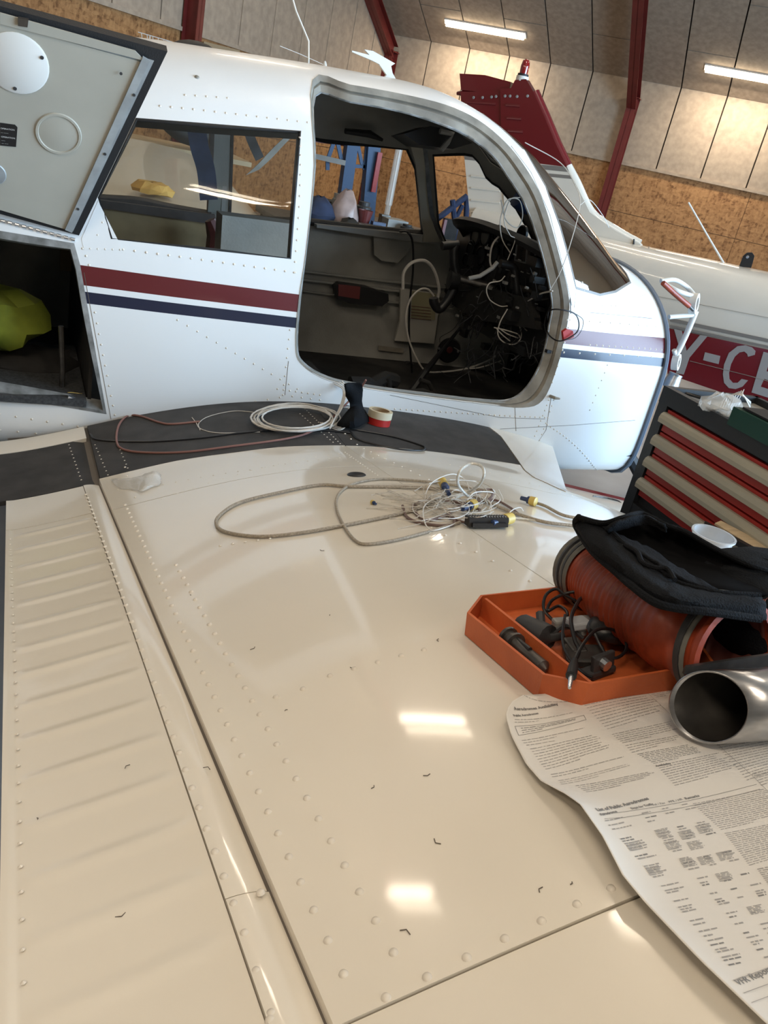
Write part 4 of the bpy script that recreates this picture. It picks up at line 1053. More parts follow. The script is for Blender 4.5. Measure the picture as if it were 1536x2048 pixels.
for i in range(len(ts) - 1):
    for k in range(NSG): f.append((i*NSG + k, i*NSG + (k+1) % NSG, (i+1)*NSG + (k+1) % NSG, (i+1)*NSG + k))
f.append(tuple(range(NSG))); f.append(tuple((len(ts)-1)*NSG + k for k in range(NSG))[::-1])
F2 = obj('rear_fuselage', V, f, M['paint'], A2, True)
ta, tb = 1.0, 2.6; pa = CF + DN*ta + NS*w2(ta); pb = CF + DN*tb + NS*w2(tb); dd = pb - pa; n2 = np.array([dd[1], -dd[0], 0]); n2 /= np.linalg.norm(n2); n2 = n2 if n2 @ NS > 0 else -n2
def s2(px, py, off=.004): return onP(px, py, pa + n2*off, n2)
def side(name, px, mt, off=.004, par=F2):
    P_ = [s2(*q, off) for q in px]; mb = MB(); mb.prism(P_, -n2*.006); return mb.o(name, M[mt], par)
side('pinstripe', [(1340, 636), (1640, 700), (1640, 707), (1340, 643)], 'stripegrey'); side('pinstripe', [(1340, 650), (1640, 714), (1640, 718), (1340, 654)], 'stripegrey')
side('red_band', [(1335, 656), (1640, 722), (1640, 850), (1536, 815), (1420, 777), (1335, 748)], 'redpaint')
def T7(pts): return [(1240 + x/5.19, 440 + y/5.19) for x, y in pts]
side('letter', T7([(560, 1130), (640, 1150), (690, 1360), (830, 1195), (908, 1205), (720, 1430), (660, 1605), (580, 1590), (640, 1410)]), 'greytext', .007)
side('letter', T7([(882, 1373), (1040, 1412), (1022, 1496), (862, 1455)]), 'greytext', .007)
side('letter', T7([(1398, 1400), (1405, 1360), (1370, 1322), (1300, 1300), (1220, 1310), (1130, 1380), (1080, 1500), (1068, 1600), (1080, 1690), (1130, 1745), (1200, 1755), (1270, 1730), (1328, 1665), (1262, 1650), (1220, 1690), (1170, 1690), (1135, 1650), (1130, 1590), (1150, 1500), (1190, 1420), (1240, 1375), (1290, 1365), (1320, 1390), (1328, 1420)]), 'greytext', .007)
side('letter', T7([(1490, 1368), (1760, 1440), (1740, 1520), (1550, 1470), (1520, 1570), (1690, 1620), (1665, 1700), (1495, 1650), (1460, 1730), (1650, 1790), (1620, 1870), (1365, 1790)]), 'greytext', .007)
mb = MB(); mb.tube([s2(1380, 722, .008), s2(1500, 752, .008), s2(1600, 780, .008)], .0022, 4); mb.tube([c2(1298, 493, .1), c2(1296, 520, .16)], .003, 4); mb.tube([s2(1300, 590), s2(1560, 640)], .0015, 4); mb.o('joint_line', M['jamb'], F2)
mb = MB()
for q in ((1283, 502), (1281, 513), (1279, 524)): mb.lathe([(.012, 0), (.01, .003), (0, .004)], c2(*q, .10), NS, 10)
mb.o('fairing_screws', M['darkmetal'], F2)
mb = MB(); mb.tube([c2(1377, 405), c2(1412, 466), c2(1447, 526)], [.006, .006, .008], 8); mb.o('wire_aerial_mast', M['white'], A2)
mb = MB(); mb.tube([c2(1268, 478, .05), c2(1266, 505, .05), c2(1264, 530, .05)], [.005, .009, .016], 8); mb.o('stub_aerial', M['rubber'], A2)
P_ = [c2(*q) for q in ((1478, 533), (1486, 512), (1494, 505), (1504, 505), (1509, 512), (1502, 536))]; mb = MB(); mb.prism(P_, -NS*.02); mb.o('black_aerial_tab', M['black'], A2)
mb = MB(); mb.lathe([(.012, 0), (.01, .006), (0, .007)], c2(1495, 514, .002), NS, 10); mb.o('tab_bolt', M['silver'], A2)
P_ = [c2(*q, -.3) for q in ((1222, 466), (1264, 476), (1262, 496), (1228, 488))]; mb = MB(); mb.prism(P_, -NS*.05); rr_ = mb.o('red_tip', M['redpaint'], A2)
# landing leg so that it stands on the floor
mb = MB(); q = CF + DN*(t1 + .8); mb.tube([q + np.array([0, 0, .75]), q + np.array([0, 0, .2])], .03, 8); mb.lathe([(.05, -.05), (.16, -.05), (.18, 0), (.16, .05), (.05, .05)], q + np.array([0, 0, .18]), NS, 24); mb.o('wheel', M['rubber'], A2)
mb = MB(); q = CF + DN*.3; mb.tube([q + np.array([0, 0, .9]), q + np.array([0, 0, 0.0])], .03, 8); mb.o('tail_stand', M['darkmetal'], A2)
# aircraft 1 wheels
mb = MB(); mb.lathe([(.05, -.07), (.18, -.07), (.20, 0), (.18, .07), (.05, .07)], (.95, .9, .2), (0, 1, 0), 24); mb.tube([(.95, .9, .2), (.95, .95, .95)], .04, 8); mb.o('main_wheel', M['rubber'], AC)
mb = MB(); mb.lathe([(.05, -.07), (.18, -.07), (.20, 0), (.18, .07), (.05, .07)], (.95, 5.1, .2), (0, 1, 0), 24); mb.tube([(.95, 5.1, .2), (.95, 5.05, .8)], .04, 8); mb.o('main_wheel', M['rubber'], AC)
mb = MB(); mb.lathe([(.05, -.06), (.15, -.06), (.18, 0), (.15, .06), (.05, .06)], (3.15, YC + .1, .18), (0, 1, 0), 24); mb.tube([(3.15, YC + .1, .18), (2.35, YC, .9)], .03, 8); mb.o('nose_wheel', M['rubber'], AC)

# ============================================================ tool chest
PX0 = 1.97; p0 = onX(1331, 771, PX0); ZT = p0[2]; pe = onZ(1536, 880, ZT); uC = pe - p0; uC[2] = 0; uC /= np.linalg.norm(uC); nC = np.array([uC[1], -uC[0], 0]); nC = nC if nC[1] < 0 else -nC
if nC @ (C - p0) < 0: nC = -nC
print('chest', p0, uC, nC)
WC = .70; DC = .40
TC = empty('tool_chest', p0 + uC*WC/2 - nC*DC/2 - np.array([0, 0, ZT]), 'black roller tool chest with red drawers and cream handles standing beside the wing nose', 'tool chest')
AXC = (uC, nC, np.array([0, 0, 1.]))
def cbox(name, u0, u1, d0, d1, z0, z1, mt, parent=TC, bev=0):
    mb = MB(); mb.box(p0 + uC*(u0 + u1)/2 + nC*(d0 + d1)/2 + np.array([0, 0, (z0 + z1)/2 - p0[2]]), u1 - u0, abs(d1 - d0), z1 - z0, AXC); return mb.o(name, M[mt], parent)
cbox('body', 0, WC, -DC, -.02, .10, ZT - .03, 'chest')
cbox('side_post', 0, .045, -.02, .004, .10, ZT - .03, 'chest'); cbox('side_post', WC - .045, WC, -.02, .004, .10, ZT - .03, 'chest')
cbox('top_rail', 0, WC, -.02, .006, ZT - .055, ZT, 'chest')
for a in ((0, WC, -DC, -DC + .02), (0, .02, -DC, -.02), (WC - .02, WC, -DC, -.02)): cbox('top_rim', *a, ZT - .03, ZT, 'chest')
cbox('top_liner', .02, WC - .02, -DC + .02, -.02, ZT - .028, ZT - .022, 'grey')
zs = [onP(px, py, p0, nC)[2] for px, py in ((1318, 836), (1302, 879), (1284, 920), (1267, 961))]
pit = (zs[0] - zs[-1])/3
nd = 0
zz = zs[0]
while zz > .2 and nd < 14:
    if nd == 4: 
        cbox('lower_rail', .04, WC - .04, -.02, .002, zz - .055, zz + .012, 'chest'); zz -= .075
    dr = cbox('drawer', .05, WC - .05, -.02, -.002, zz - pit*.42, zz + pit*.58 - .006, 'drawer')
    # rolled cream handle
    prof = [(0, .030), (.010, .029), (.018, .022), (.022, .010), (.021, -.004), (.012, -.004), (.010, .0)]
    V = []; 
    for u in (.045, WC - .045):
        for d_, z_ in prof: V.append(p0 + uC*u + nC*d_ + np.array([0, 0, zz + z_ - p0[2]]))
    k_ = len(prof); f = [(i, (i+1) % k_, k_ + (i+1) % k_, k_ + i) for i in range(k_)] + [tuple(range(k_))[::-1], tuple(range(k_, 2*k_))]
    obj('drawer_handle', V, f, M['handle'], dr)
    zz -= pit; nd += 1
for u in (.06, WC - .06):
    for d in (-.06, -DC + .06):
        c = p0 + uC*u + nC*d; c[2] = .05; mb = MB(); mb.lathe([(.015, -.015), (.05, -.015), (.05, .015), (.015, .015)], c, uC, 18); mb.box((c[0], c[1], .095), .05, .03, .02); mb.o('caster', M['rubber'], TC)
def ctop(px, py, z=0.): return onZ(px, py, ZT - .022 + z)
# things on the chest
P_ = []; random.seed(3); V = []; f = []
c = ctop(1440, 810, .042)
mb = MB(); mb.lathe([(0.0, -.022), (.055, -.02), (.062, .0), (.045, .022), (.02, .032), (0, .03)], c, (0, 0, 1), 16); mb.v = [tuple(np.array(q) + np.random.RandomState(i).uniform(-.010, .010, 3)) for i, q in enumerate(mb.v)]
tag(mb.o('plastic_bag', M['clear']), 'crumpled clear plastic bag with loose wires on the tool chest top', 'bag')
mb = MB()
for k in range(7):
    a = ctop(1440 + k*5, 815, .02); mb.tube(catmull([a, a + np.array([.03, .02, .03 + k*.004]), a + np.array([.05 - k*.01, -.02, .05]), a + np.array([.07, -.05 + k*.01, .02])], 4), .0012, 4)
tag(mb.o('loose_wires', M['white_cable']), 'tangle of thin pale wires beside the clear plastic bag on the chest', 'wire')
ca = ctop(1490, 838, .04); mb = MB(); mb.box(ca + uC*.10 - nC*.03 + np.array([0, 0, -.002]), .26, .12, .055, AXC); g_ = mb.v
gc = empty('drill_case', ca + uC*.10, 'dark green plastic case lying open on the tool chest top', 'case'); mb.o('case_body', M['green'], gc)
mb = MB(); mb.box(ca + uC*.10 - nC*.03 + np.array([0, 0, .030]), .22, .09, .006, AXC); mb.o('case_insert', M['black'], gc)
mb = MB(); mb.tube([ctop(1372, 787, .008), ctop(1400, 795, .01), ctop(1440, 800, .008)], .006, 6); tag(mb.o('screwdriver', M['black']), 'dark slim tool lying near the far corner of the chest top', 'tool')

# ============================================================ floor pieces beyond the wing nose
ec = MB(); P_ = [onZ(*q, .35) for q in ((1150, 985), (1300, 1010), (1340, 1050), (1160, 1040))]
V = []; a, b, c3, d3 = [onZ(*q, .30) for q in ((1100, 965), (1265, 1005), (1420, 1120), (1180, 1110))]
for i in range(9):
    u = i/8; 
    for j in range(7):
        v = j/6; p = (a*(1-u) + b*u)*(1-v) + (d3*(1-u) + c3*u)*v; p = p.copy(); p[2] = .30 + .05*sin(pi*v) if j else .30; V.append(p)
f = [(i*7 + j, i*7 + j + 1, (i+1)*7 + j + 1, (i+1)*7 + j) for i in range(8) for j in range(6)]
cwl = empty('engine_cowling', (a + c3)/2*np.array([1, 1, 0]), 'cream engine cowling with a red edge lying on the floor under the wing nose', 'cowling')
obj('cowling_shell', V, f, M['paint'], cwl, True)
mb = MB(); mb.tube([V[i*7] + np.array([0, 0, .0]) for i in range(9)], .014, 6); mb.o('red_edge', M['redpaint'], cwl)
mb = MB(); q = [onZ(*k_, .33) for k_ in ((1186, 992), (1215, 996), (1238, 1003), (1240, 1010), (1222, 1010), (1206, 1004), (1190, 1000))]; mb.tube(catmull(q, 3), .004, 5); mb.o('cowling_latch', M['steeldark'], cwl)
fm = onZ(-40, 1500, 0.0); mb = MB(); mb.box((-.55, .6, .006), .9, 4.5, .012)  # thin black slab laid over the near-black floor area
tag(mb.o('floor_sheet', M['floorsheet']), 'thin black sheet on the floor behind the trailing edge of the wing', 'mat')

# ============================================================ clutter on the far wing and the bench behind, seen through the cabin
def zl(x, y): return H + cub(x) + .10*(y - 3.9)
mb = MB(); c = onY(310, 350, 5.6); c[2] = zl(c[0], 5.6) + .05; mb.lathe([(0, -.03), (.11, -.028), (.13, 0), (.08, .035), (0, .04)], c, (0, 0, 1), 14); mb.v = [tuple(np.array(q) + np.random.RandomState(i).uniform(-.018, .018, 3)*np.array([1, 1, .4])) for i, q in enumerate(mb.v)]
tag(mb.o('yellow_cloth', M['yellowcloth']), 'yellow cloth bundle on the far wing, seen through the rear window', 'cloth')
for px, s_, lb in ((232, .09, 'crumpled clear bag left of the yellow cloth on the far wing'), (300, .07, 'small white plastic bag in front of the yellow cloth on the far wing')):
    Y_ = 5.5 if s_ > .1 else 4.9; c = onY(px, 370, Y_); c[2] = zl(c[0], Y_) + .045; mb = MB(); mb.lathe([(0, -.03), (s_*.9, -.028), (s_, 0), (s_*.6, .03), (0, .04)], c, (0, 0, 1), 12); mb.v = [tuple(np.array(q) + np.random.RandomState(i).uniform(-.02, .02, 3)*np.array([1, 1, .4])) for i, q in enumerate(mb.v)]
    tag(mb.o('plastic_bag', M['clear']), lb, 'bag')
BY = 5.9
bc = onY(700, 445, BY); zb_ = 1.02
mb = MB(); mb.box((2.02, BY + .05, zb_ - .02), .80, .6, .04); BN = empty('work_bench', (2.02, BY, 0), 'dark work bench crowded with parts, seen through the far cabin windows', 'bench'); mb.o('bench_top', M['steeldark'], BN)
for x in (1.68, 2.36):
    for y in (BY - .2, BY + .3): MB().box((x, y, (zb_ - .04)/2), .05, .05, zb_ - .04).o('leg', M['darkmetal'], BN)
def onb(px, py, w_, h_, mt, name, lb, cat, y=BY, sh='box', dpt=.1):
    c = onY(px, py, y); z0 = zb_
    mb = MB()
    if sh == 'box': mb.box((c[0], y, z0 + h_/2), w_, dpt, h_)
    elif sh == 'lump':
        mb.lathe([(w_*.5, 0), (w_*.55, h_*.3), (w_*.4, h_*.75), (w_*.12, h_), (0, h_)], (c[0], y, z0), (0, 0, 1), 12); mb.v = [tuple(np.array(q) + np.random.RandomState(i).uniform(-.015, .015, 3)*np.array([1, 1, .5 if q[2] > z0 + .01 else 0])) for i, q in enumerate(mb.v)]
    elif sh == 'cyl': mb.lathe([(w_*.5, 0), (w_*.5, h_*.8), (w_*.35, h_*.85), (w_*.35, h_), (0, h_)], (c[0], y, z0), (0, 0, 1), 18)
    elif sh == 'cone': mb.lathe([(w_*.25, 0), (w_*.5, h_), (w_*.46, h_), (w_*.2, .01)], (c[0], y, z0), (0, 0, 1), 18)
    return tag(mb.o(name, M[mt], None, sh in ('lump',)), lb, cat)
onb(640, 410, .26, .16, 'bluecloth', 'blue_rag', 'dark blue rags heaped at the left end of the bench', 'rag', BY, 'lump')
onb(694, 400, .20, .24, 'bag', 'plastic_bag', 'pinkish crumpled plastic bag on the bench in front of the blue lift', 'bag', BY - .04, 'lump')
onb(733, 415, .11, .13, 'reflector', 'red_funnel', 'red plastic funnel on the bench right of the pink bag', 'funnel', BY - .05, 'cone')
onb(731, 395, .12, .17, 'darkmetal', 'round_tin', 'dark round tin behind the red funnel on the bench', 'tin', BY + .12, 'cyl')
onb(760, 430, .10, .07, 'bluecol', 'blue_bottle', 'blue and white spray bottle lying right of the red funnel', 'bottle', BY - .1, 'box', .05)
onb(790, 435, .16, .10, 'greylight', 'metal_housing', 'grey metal housing at the right end of the bench', 'part', BY + .02, 'box', .16)
onb(742, 450, .22, .05, 'steeldark', 'metal_tray', 'shallow oily metal tray at the near edge of the bench', 'tray', BY - .18, 'box', .1)
onb(814, 455, .10, .09, 'rubber', 'black_hose_end', 'black round hose end at the right edge of the bench', 'hose', BY - .12, 'cyl')
onb(655, 400, .34, .13, 'dark', 'parts_crate', 'black crate of parts behind the dark blue rags on the bench', 'crate', BY + .22, 'box', .2)
onb(672, 395, .05, .20, 'greylight', 'grey_canister', 'slim grey canister standing between the blue rags and the pink bag', 'canister', BY + .05, 'cyl')
onb(768, 440, .07, .11, 'steeldark', 'oily_bracket', 'small oily bracket standing between the spray bottle and the grey housing', 'bracket', BY + .1, 'box', .06)
onb(700, 450, .16, .07, 'dark', 'tool_roll', 'black tool roll lying at the near edge of the bench, left of the oily tray', 'tool roll', BY - .2, 'lump')
# clear upright tube
mb = MB(); a = onY(800, 290, 6.3); b = onY(777, 410, 6.3); mb.tube([a, b], .028, 12); mb.tube([b, (b[0], b[1], .02)], .022, 8)
tag(mb.o('clear_tube', M['clear']), 'tall translucent tube standing upright behind the bench, against the strand board', 'tube')
# blue lift frame
BL = empty('blue_lift', onY(710, 350, 9.0)*np.array([1, 1, 0]), 'blue steel lift frame with lattice arms behind the bench', 'lift')
def bl(name, pts, r, mt='blue', Y=9.0):
    mb = MB()
    for a, b in pts:
        A_ = onY(*a, Y); B_ = onY(*b, Y); d = B_ - A_; L_ = np.linalg.norm(d); d /= L_; s_ = np.cross(d, (0, 1, 0)); s_ /= np.linalg.norm(s_); mb.box((A_ + B_)/2, L_, r, r*.6, (d, s_, np.cross(d, s_)))
    return mb.o(name, M[mt], BL)
def post(px0, px1, wd):
    a = onY(px0, 262, 9.0); b = onY(px1, 380, 9.0); d = (b - a); k = (b[2] - .0)/(a[2] - b[2]); e = b + d*k; mb = MB(); dd_ = e - a; L_ = np.linalg.norm(dd_); dd_ /= L_; s_ = np.cross(dd_, (0, 1, 0)); s_ /= np.linalg.norm(s_); mb.box((a + e)/2 + (a - e)*.08, L_*1.16, wd, .12, (dd_, s_, np.cross(dd_, s_))); mb.o('mast', M['blue'], BL)
post(706, 690, .12); post(748, 738, .14)
bl('lattice_arm', [((672, 272), (655, 320)), ((672, 272), (684, 325)), ((655, 320), (655, 340))], .04)
bl('lattice_arm', [((716, 290), (724, 330)), ((736, 275), (728, 340)), ((706, 332), (745, 334))], .035)
bl('red_rail', [((760, 305), (746, 384))], .05, 'red', 8.9); bl('cross_bar', [((628, 312), (690, 326))], .05, 'greylight', 8.9); bl('rust_bar', [((625, 276), (694, 286))], .07, 'steelred', 9.1)
BT = empty('blue_trestle', onY(905, 450, 8.0)*np.array([1, 1, 0]), 'dark blue folding trestle against the boards left of the white rudder', 'trestle')
mb = MB()
for a, b, r_ in (((872, 440), (934, 392), .05), ((905, 400), (915, 500), .05), ((934, 392), (930, 500), .05), ((880, 500), (925, 410), .04)):
    mb.tube([onY(*a, 8.0), onY(*b, 8.0)], r_*.6, 8)
for px in (895, 925): q = onY(px, 480, 8.0); mb.tube([q, (q[0], q[1], 0)], .03, 8)
mb.o('trestle_frame', M['bluecloth'], BT)
MB().box(onY(897, 465, 7.9), .16, .05, .26).o('hanging_rag', M['dark'], BT)
MB().box(onY(886, 462, 7.8), .03, .03, .22).o('red_handle', M['reflector'], BT)
# things on the cabin-roof skyline: tyre and rack behind
TY = onY(395, 82, 8.3)
mb = MB(); prof = []
for k in range(13): a = 2*pi*k/12; prof.append((.33 + .10*cos(a), .10*sin(a)))
mb.lathe(prof, (TY[0] + .02, 8.3, TY[2] - .42), (.2, -1, .15), 32); 
RK = empty('storage_rack', (TY[0], 8.3, 0), 'tall rack behind the cabin roof carrying a dark tyre, beside the red gable column', 'rack')
for dx in (-.45, .45):
    MB().box((TY[0] + dx, 8.6, (TY[2] - .9)/2), .05, .05, TY[2] - .9).o('upright', M['darkmetal'], RK)
MB().box((TY[0], 8.55, TY[2] - .42 - .475), 1.1, .95, .04).o('shelf', M['osb'] if False else M['wood'], RK)
tyre_ = tag(mb.o('tyre', M['rubber'], None, True), 'large dark tyre standing on the rack, only its top above the cabin roof', 'tyre')
mb = MB(); YR = 8.2; SR = 1.8
for k in range(6):
    a = onY(283 + k*11, 66 + k*3, YR); mb.tube(catmull([a, a + SR*np.array([.01, 0, -.05]), a + SR*np.array([.02 - k*.012, 0, -.12])], 4), .004, 4)
mb.tube([onY(276, 64, YR), onY(345, 84, YR)], .004, 4)
for q in ((300, 72), (335, 82)): a = onY(*q, YR); mb.tube([a, a - np.array([0, 0, .46])], .006, 4)
tag(mb.o('wire_hanger_rack', M['white_cable']), 'small rack of bent white wire hooks above the roof near the baggage door', 'wire rack')
cb0 = onY(440, 92, 8.95); MB().box((cb0[0], 8.95, cb0[2] - .2), .34, .2, .40).o('cardboard_box', M['card'], RK)
# hi-vis jacket and bag in the baggage bay
def lump(name, c, r, mt, seed, lb, cat, rings=7, seg=14, nz=.18):
    rs = np.random.RandomState(seed); V = []; f = []
    for i in range(rings + 1):
        a = pi*i/rings
        for k in range(seg):
            b = 2*pi*k/seg; q = np.array([sin(a)*cos(b), sin(a)*sin(b), cos(a)])*(1 + rs.uniform(-nz, nz)); V.append(np.array(c) + q*np.array(r))
    for i in range(rings):
        for k in range(seg): f.append((i*seg + k, i*seg + (k+1) % seg, (i+1)*seg + (k+1) % seg, (i+1)*seg + k))
    return tag(obj(name, V, f, M[mt], None, True), lb, cat)
lump('hi_vis_jacket', onY(12, 655, 2.74) + np.array([-.03, 0, .03]), (.14, .12, .09), 'hivis', 5, 'crumpled yellow hi-vis jacket stuffed in the open baggage bay', 'jacket')
lump('dark_holdall', onY(62, 735, 2.78) + np.array([0, 0, .012]), (.15, .13, .06), 'dark', 8, 'black holdall under the hi-vis jacket in the baggage bay', 'bag', nz=.1)

# ============================================================ things lying on the wing
def WP(pts, h=.003): return [hw(q[0], q[1], q[2] if len(q) > 2 else h) for q in pts]
def cable(name, px, r, mt, lb, cat='cable', h=None, k=8, group=None, wob=0.):
    P_ = catmull(WP(px, h if h is not None else r + .0006), k); mb = MB(); mb.tube(P_, r, 7); return tag(mb.o(name, M[mt], None, True), lb, cat, group)
# white cable coil
P_ = []
random.seed(7)
turns = 9
for i in range(turns*22):
    a = 2*pi*i/22; tn = i/22; rx = 84 + 6*sin(tn*2.1) - tn*1.2; ry = 25 + 3*sin(tn*1.3); cx = 588 + 5*sin(tn*1.7); cy = 836 + 2*sin(tn*2.9)
    px, py = cx + rx*cos(a), cy + ry*sin(a) + .02*(cx - 588)
    P_.append(hw(px, py, .005 + .0025*tn))
mb = MB(); mb.tube(P_, .0026, 6)
tag(mb.o('cable_coil', M['white_cable'], None, True), 'coil of white cable lying on the black walkway below the door', 'cable')
mb = MB()
for k in range(4):
    mb.tube(catmull([hw(660, 848 + k*3, .012 + k*.004), hw(682, 820 - k*4, .04), onY(695 - k*3, 780, 2.44 - .05), onY(684 - k*5, 762 + k*2, 2.42)], 6), .0022, 5)
for k in range(6):
    mb.tube(catmull([hw(640 + k*4, 845, .01), hw(680 + k*3, 860 - k*3, .006), hw(702 + k*2, 838 - k*5, .02), hw(700 - k*3, 815, .03)], 6), .0013, 5)
tag(mb.o('cable_bundle', M['white_cable'], None, True), 'loose white wires running from the coil up over the door sill', 'wire')
cable('pink_cable', [(400, 843), (345, 848), (320, 845), (280, 832), (255, 832), (238, 850), (233, 880), (245, 898), (290, 905), (370, 904), (460, 893), (570, 878), (625, 862), (665, 835), (700, 800, .05), (722, 775, .09), (732, 760, .12)], .0032, 'pink_cable', 'brownish red cable looping over the left end of the black walkway')
cable('black_cable', [(180, 868), (200, 880), (300, 883), (400, 876), (480, 866), (560, 860), (660, 862), (700, 866)], .0026, 'black_cable', 'long black cable lying along the black walkway')
cable('black_cable', [(700, 862), (720, 880), (790, 897), (838, 901), (850, 896), (835, 888), (780, 872), (700, 858)], .0026, 'black_cable', 'black cable loop at the edge of the walkway below the tape rolls')
cable('white_wire', [(384, 835), (392, 845), (402, 858), (440, 866), (520, 864)], .0012, 'white_cable', 'thin white wire left of the white coil', 'wire')
cable('white_wire', [(400, 860), (398, 846), (420, 832), (470, 822), (520, 826)], .0012, 'white_cable', 'thin white wire arching into the left side of the white coil', 'wire')
# black cloth pouch hanging over the sill
V = []; f = []
PZ = [[(690, 768, .135), (705, 765, .13), (725, 768, .13)], [(692, 790, .09), (708, 792, .092), (724, 790, .09)], [(700, 815, .05), (712, 812, .055), (724, 812, .05)], [(680, 842, .012), (708, 838, .04), (736, 832, .02)], [(672, 852, .004), (708, 856, .012), (742, 840, .006)]]
def net(name, rows, mt, th=.003, parent=None, k=4, wob=0., seed=1, P=WP):
    R_ = [catmull(P(r_), k) for r_ in rows]; n = len(R_[0]); cols = [catmull([R_[i][j] for i in range(len(R_))], k) for j in range(n)]; m_ = len(cols[0]); rs = np.random.RandomState(seed); V = []
    for j in range(n):
        for i in range(m_): V.append(np.array(cols[j][i]) + rs.uniform(-wob, wob, 3))
    f = [(j*m_ + i, (j+1)*m_ + i, (j+1)*m_ + i + 1, j*m_ + i + 1) for j in range(n - 1) for i in range(m_ - 1)]
    o = obj(name, V, f, M[mt], parent, True); md = o.modifiers.new('s', 'SOLIDIFY'); md.thickness = th; md.offset = 0; return o
tag(net('black_cloth_strap', PZ, 'cloth', .006, wob=.001), 'black cloth strap hanging over the door sill beside the tape rolls', 'strap')
# two rolls of tape
c = hw(756, 848); nn = nw(c[0], c[1]); 
t1_ = empty('red_tape_roll', c, 'red roll of tape under the cream masking tape on the walkway', 'tape roll')
def roll(c, nn, r0, r1, h0, h1, mt, parent): 
    mb = MB(); mb.lathe([(r0, h0), (r1, h0), (r1, h1), (r0, h1), (r0, h0)], c, nn, 30); return mb.o('tape_winding', M[mt], parent, True)
c2_ = hw(757, 838); c2_ = c
roll(c, nn, .026, .037, .001, .022, 'red', t1_); roll(c, nn, .024, .026, .001, .022, 'card', t1_)
t2_ = empty('masking_tape_roll', Vector(c) + nn*.023, 'cream masking tape roll on top of the red tape', 'tape roll')
roll(Vector(c) + nn*.0, nn, .028, .038, .0226, .045, 'tape', t2_); roll(c, nn, .0265, .028, .0226, .0455, 'card', t2_)
# clear tape scrap
tag(net('clear_tape_scrap', [[(222, 958), (262, 956), (290, 948, .012), (310, 942, .02), (322, 950, .008)], [(230, 970), (268, 966, .004), (288, 968, .012), (302, 968, .01), (322, 964, .004)], [(240, 977), (270, 980), (282, 983, .006), (300, 976), (318, 970)]], 'clear', .0006, wob=.0008), 'scrap of clear tape stuck near the corner of the wing walkway', 'tape')
# braided cables and connectors
cable('braided_cable', [(1150, 1052), (1080, 1042), (1000, 1015), (940, 990), (880, 978), (800, 974), (700, 973), (640, 970), (560, 985), (480, 1005), (440, 1030), (433, 1050), (455, 1065), (520, 1073), (600, 1066), (680, 1052), (760, 1036), (820, 1022), (860, 1005), (895, 990)], .0036, 'beige_cable', 'grey braided cable in a long loop across the middle of the wing')
cable('braided_cable', [(920, 1045), (860, 1062), (800, 1078), (740, 1088), (712, 1082), (690, 1055), (674, 1020), (676, 990), (705, 968), (760, 958), (840, 962), (920, 972), (990, 985)], .0030, 'beige_cable', 'second braided cable curling back under the first loop on the wing')
cable('beige_cable', [(1062, 1003), (1090, 1012), (1125, 1030), (1165, 1038)], .0034, 'beige_cable', 'short beige cable running from the right connector to the black bag')
cable('twisted_wire', [(1010, 1035), (1050, 1038), (1100, 1046), (1150, 1050)], .0022, 'clear_cable', 'twisted pair of white wires running right towards the bag', 'wire')
cable('cable_loop', [(960, 1010), (935, 992, .02), (916, 968, .06), (920, 942, .09), (940, 928, .10), (962, 932, .10), (968, 950, .09), (958, 970, .05), (935, 985, .02), (900, 1000, .008)], .0030, 'clear_cable', 'white sleeved cable standing up in a loop above the connectors')
cable('brown_cable', [(805, 1012), (815, 1035), (850, 1048), (905, 1050), (900, 1030), (860, 1040), (835, 1030), (828, 1010), (870, 1000), (930, 1008), (960, 1020)], .0030, 'brown_cable', 'brown cable coiled left of the black connector block')
cable('brown_cable', [(1040, 1030), (1020, 1015), (990, 1000), (960, 1003), (940, 1000), (960, 982), (985, 980), (978, 998), (940, 1004), (905, 1020), (900, 1035), (930, 1045)], .0026, 'brown_cable', 'brown cable curling behind the black connector block')
random.seed(21)
wl = ['fine white wires fanned out left of the connector block', 'white wire looping round the blue connector', 'white wire arching over the upper connector', 'white wire trailing below the connector block', 'white wire crossing the brown cables', 'white wire ending at the right yellow collar']
fan = MB()
for k in range(26):
    a = random.uniform(2.4, 4.0); L_ = random.uniform(70, 150); sx, sy = 905 + random.uniform(-15, 15), 1005 + random.uniform(-12, 12)
    ex, ey = sx + L_*cos(a)*1.2, sy - L_*sin(a)*.45; mx, my = (sx + ex)/2 + random.uniform(-20, 20), (sy + ey)/2 + random.uniform(-16, 16)
    fan.tube(catmull(WP([(sx, sy, .004), (mx, my, random.uniform(.002, .022)), (ex, ey, .0015)]), 7), .0008, 4)
for k in range(22):
    a = random.uniform(0, 6.28); sx, sy = 915 + random.uniform(-30, 30), 1000 + random.uniform(-20, 20); r_ = random.uniform(20, 75)
    fan.tube(catmull(WP([(sx + r_*cos(a + b)*.9, sy + r_*sin(a + b)*.42, random.uniform(.002, .03)) for b in np.linspace(0, random.uniform(2, 4.5), 6)]), 6), .0009, 4)
tag(fan.o('fine_wires', M['white_cable']), wl[0], 'wire', None, 'stuff')
cable('white_wire', [(850, 1010), (852, 985, .015), (868, 962, .03), (905, 948, .035), (930, 960, .02), (940, 985, .01)], .0012, 'white_cable', wl[2], 'wire')
cable('white_wire', [(925, 1040), (890, 1055, .01), (862, 1060, .012), (848, 1040, .02), (850, 1010, .02), (885, 990, .01)], .0012, 'white_cable', wl[3], 'wire')
cable('white_wire', [(1010, 1035, .008), (1025, 1020, .015), (1040, 1015, .012), (1046, 1022, .004)], .0012, 'white_cable', wl[5], 'wire')
cable('white_wire', [(935, 1000, .02), (950, 985, .03), (985, 985, .02), (1000, 1000, .01), (980, 1015, .006)], .0012, 'white_cable', wl[1], 'wire')
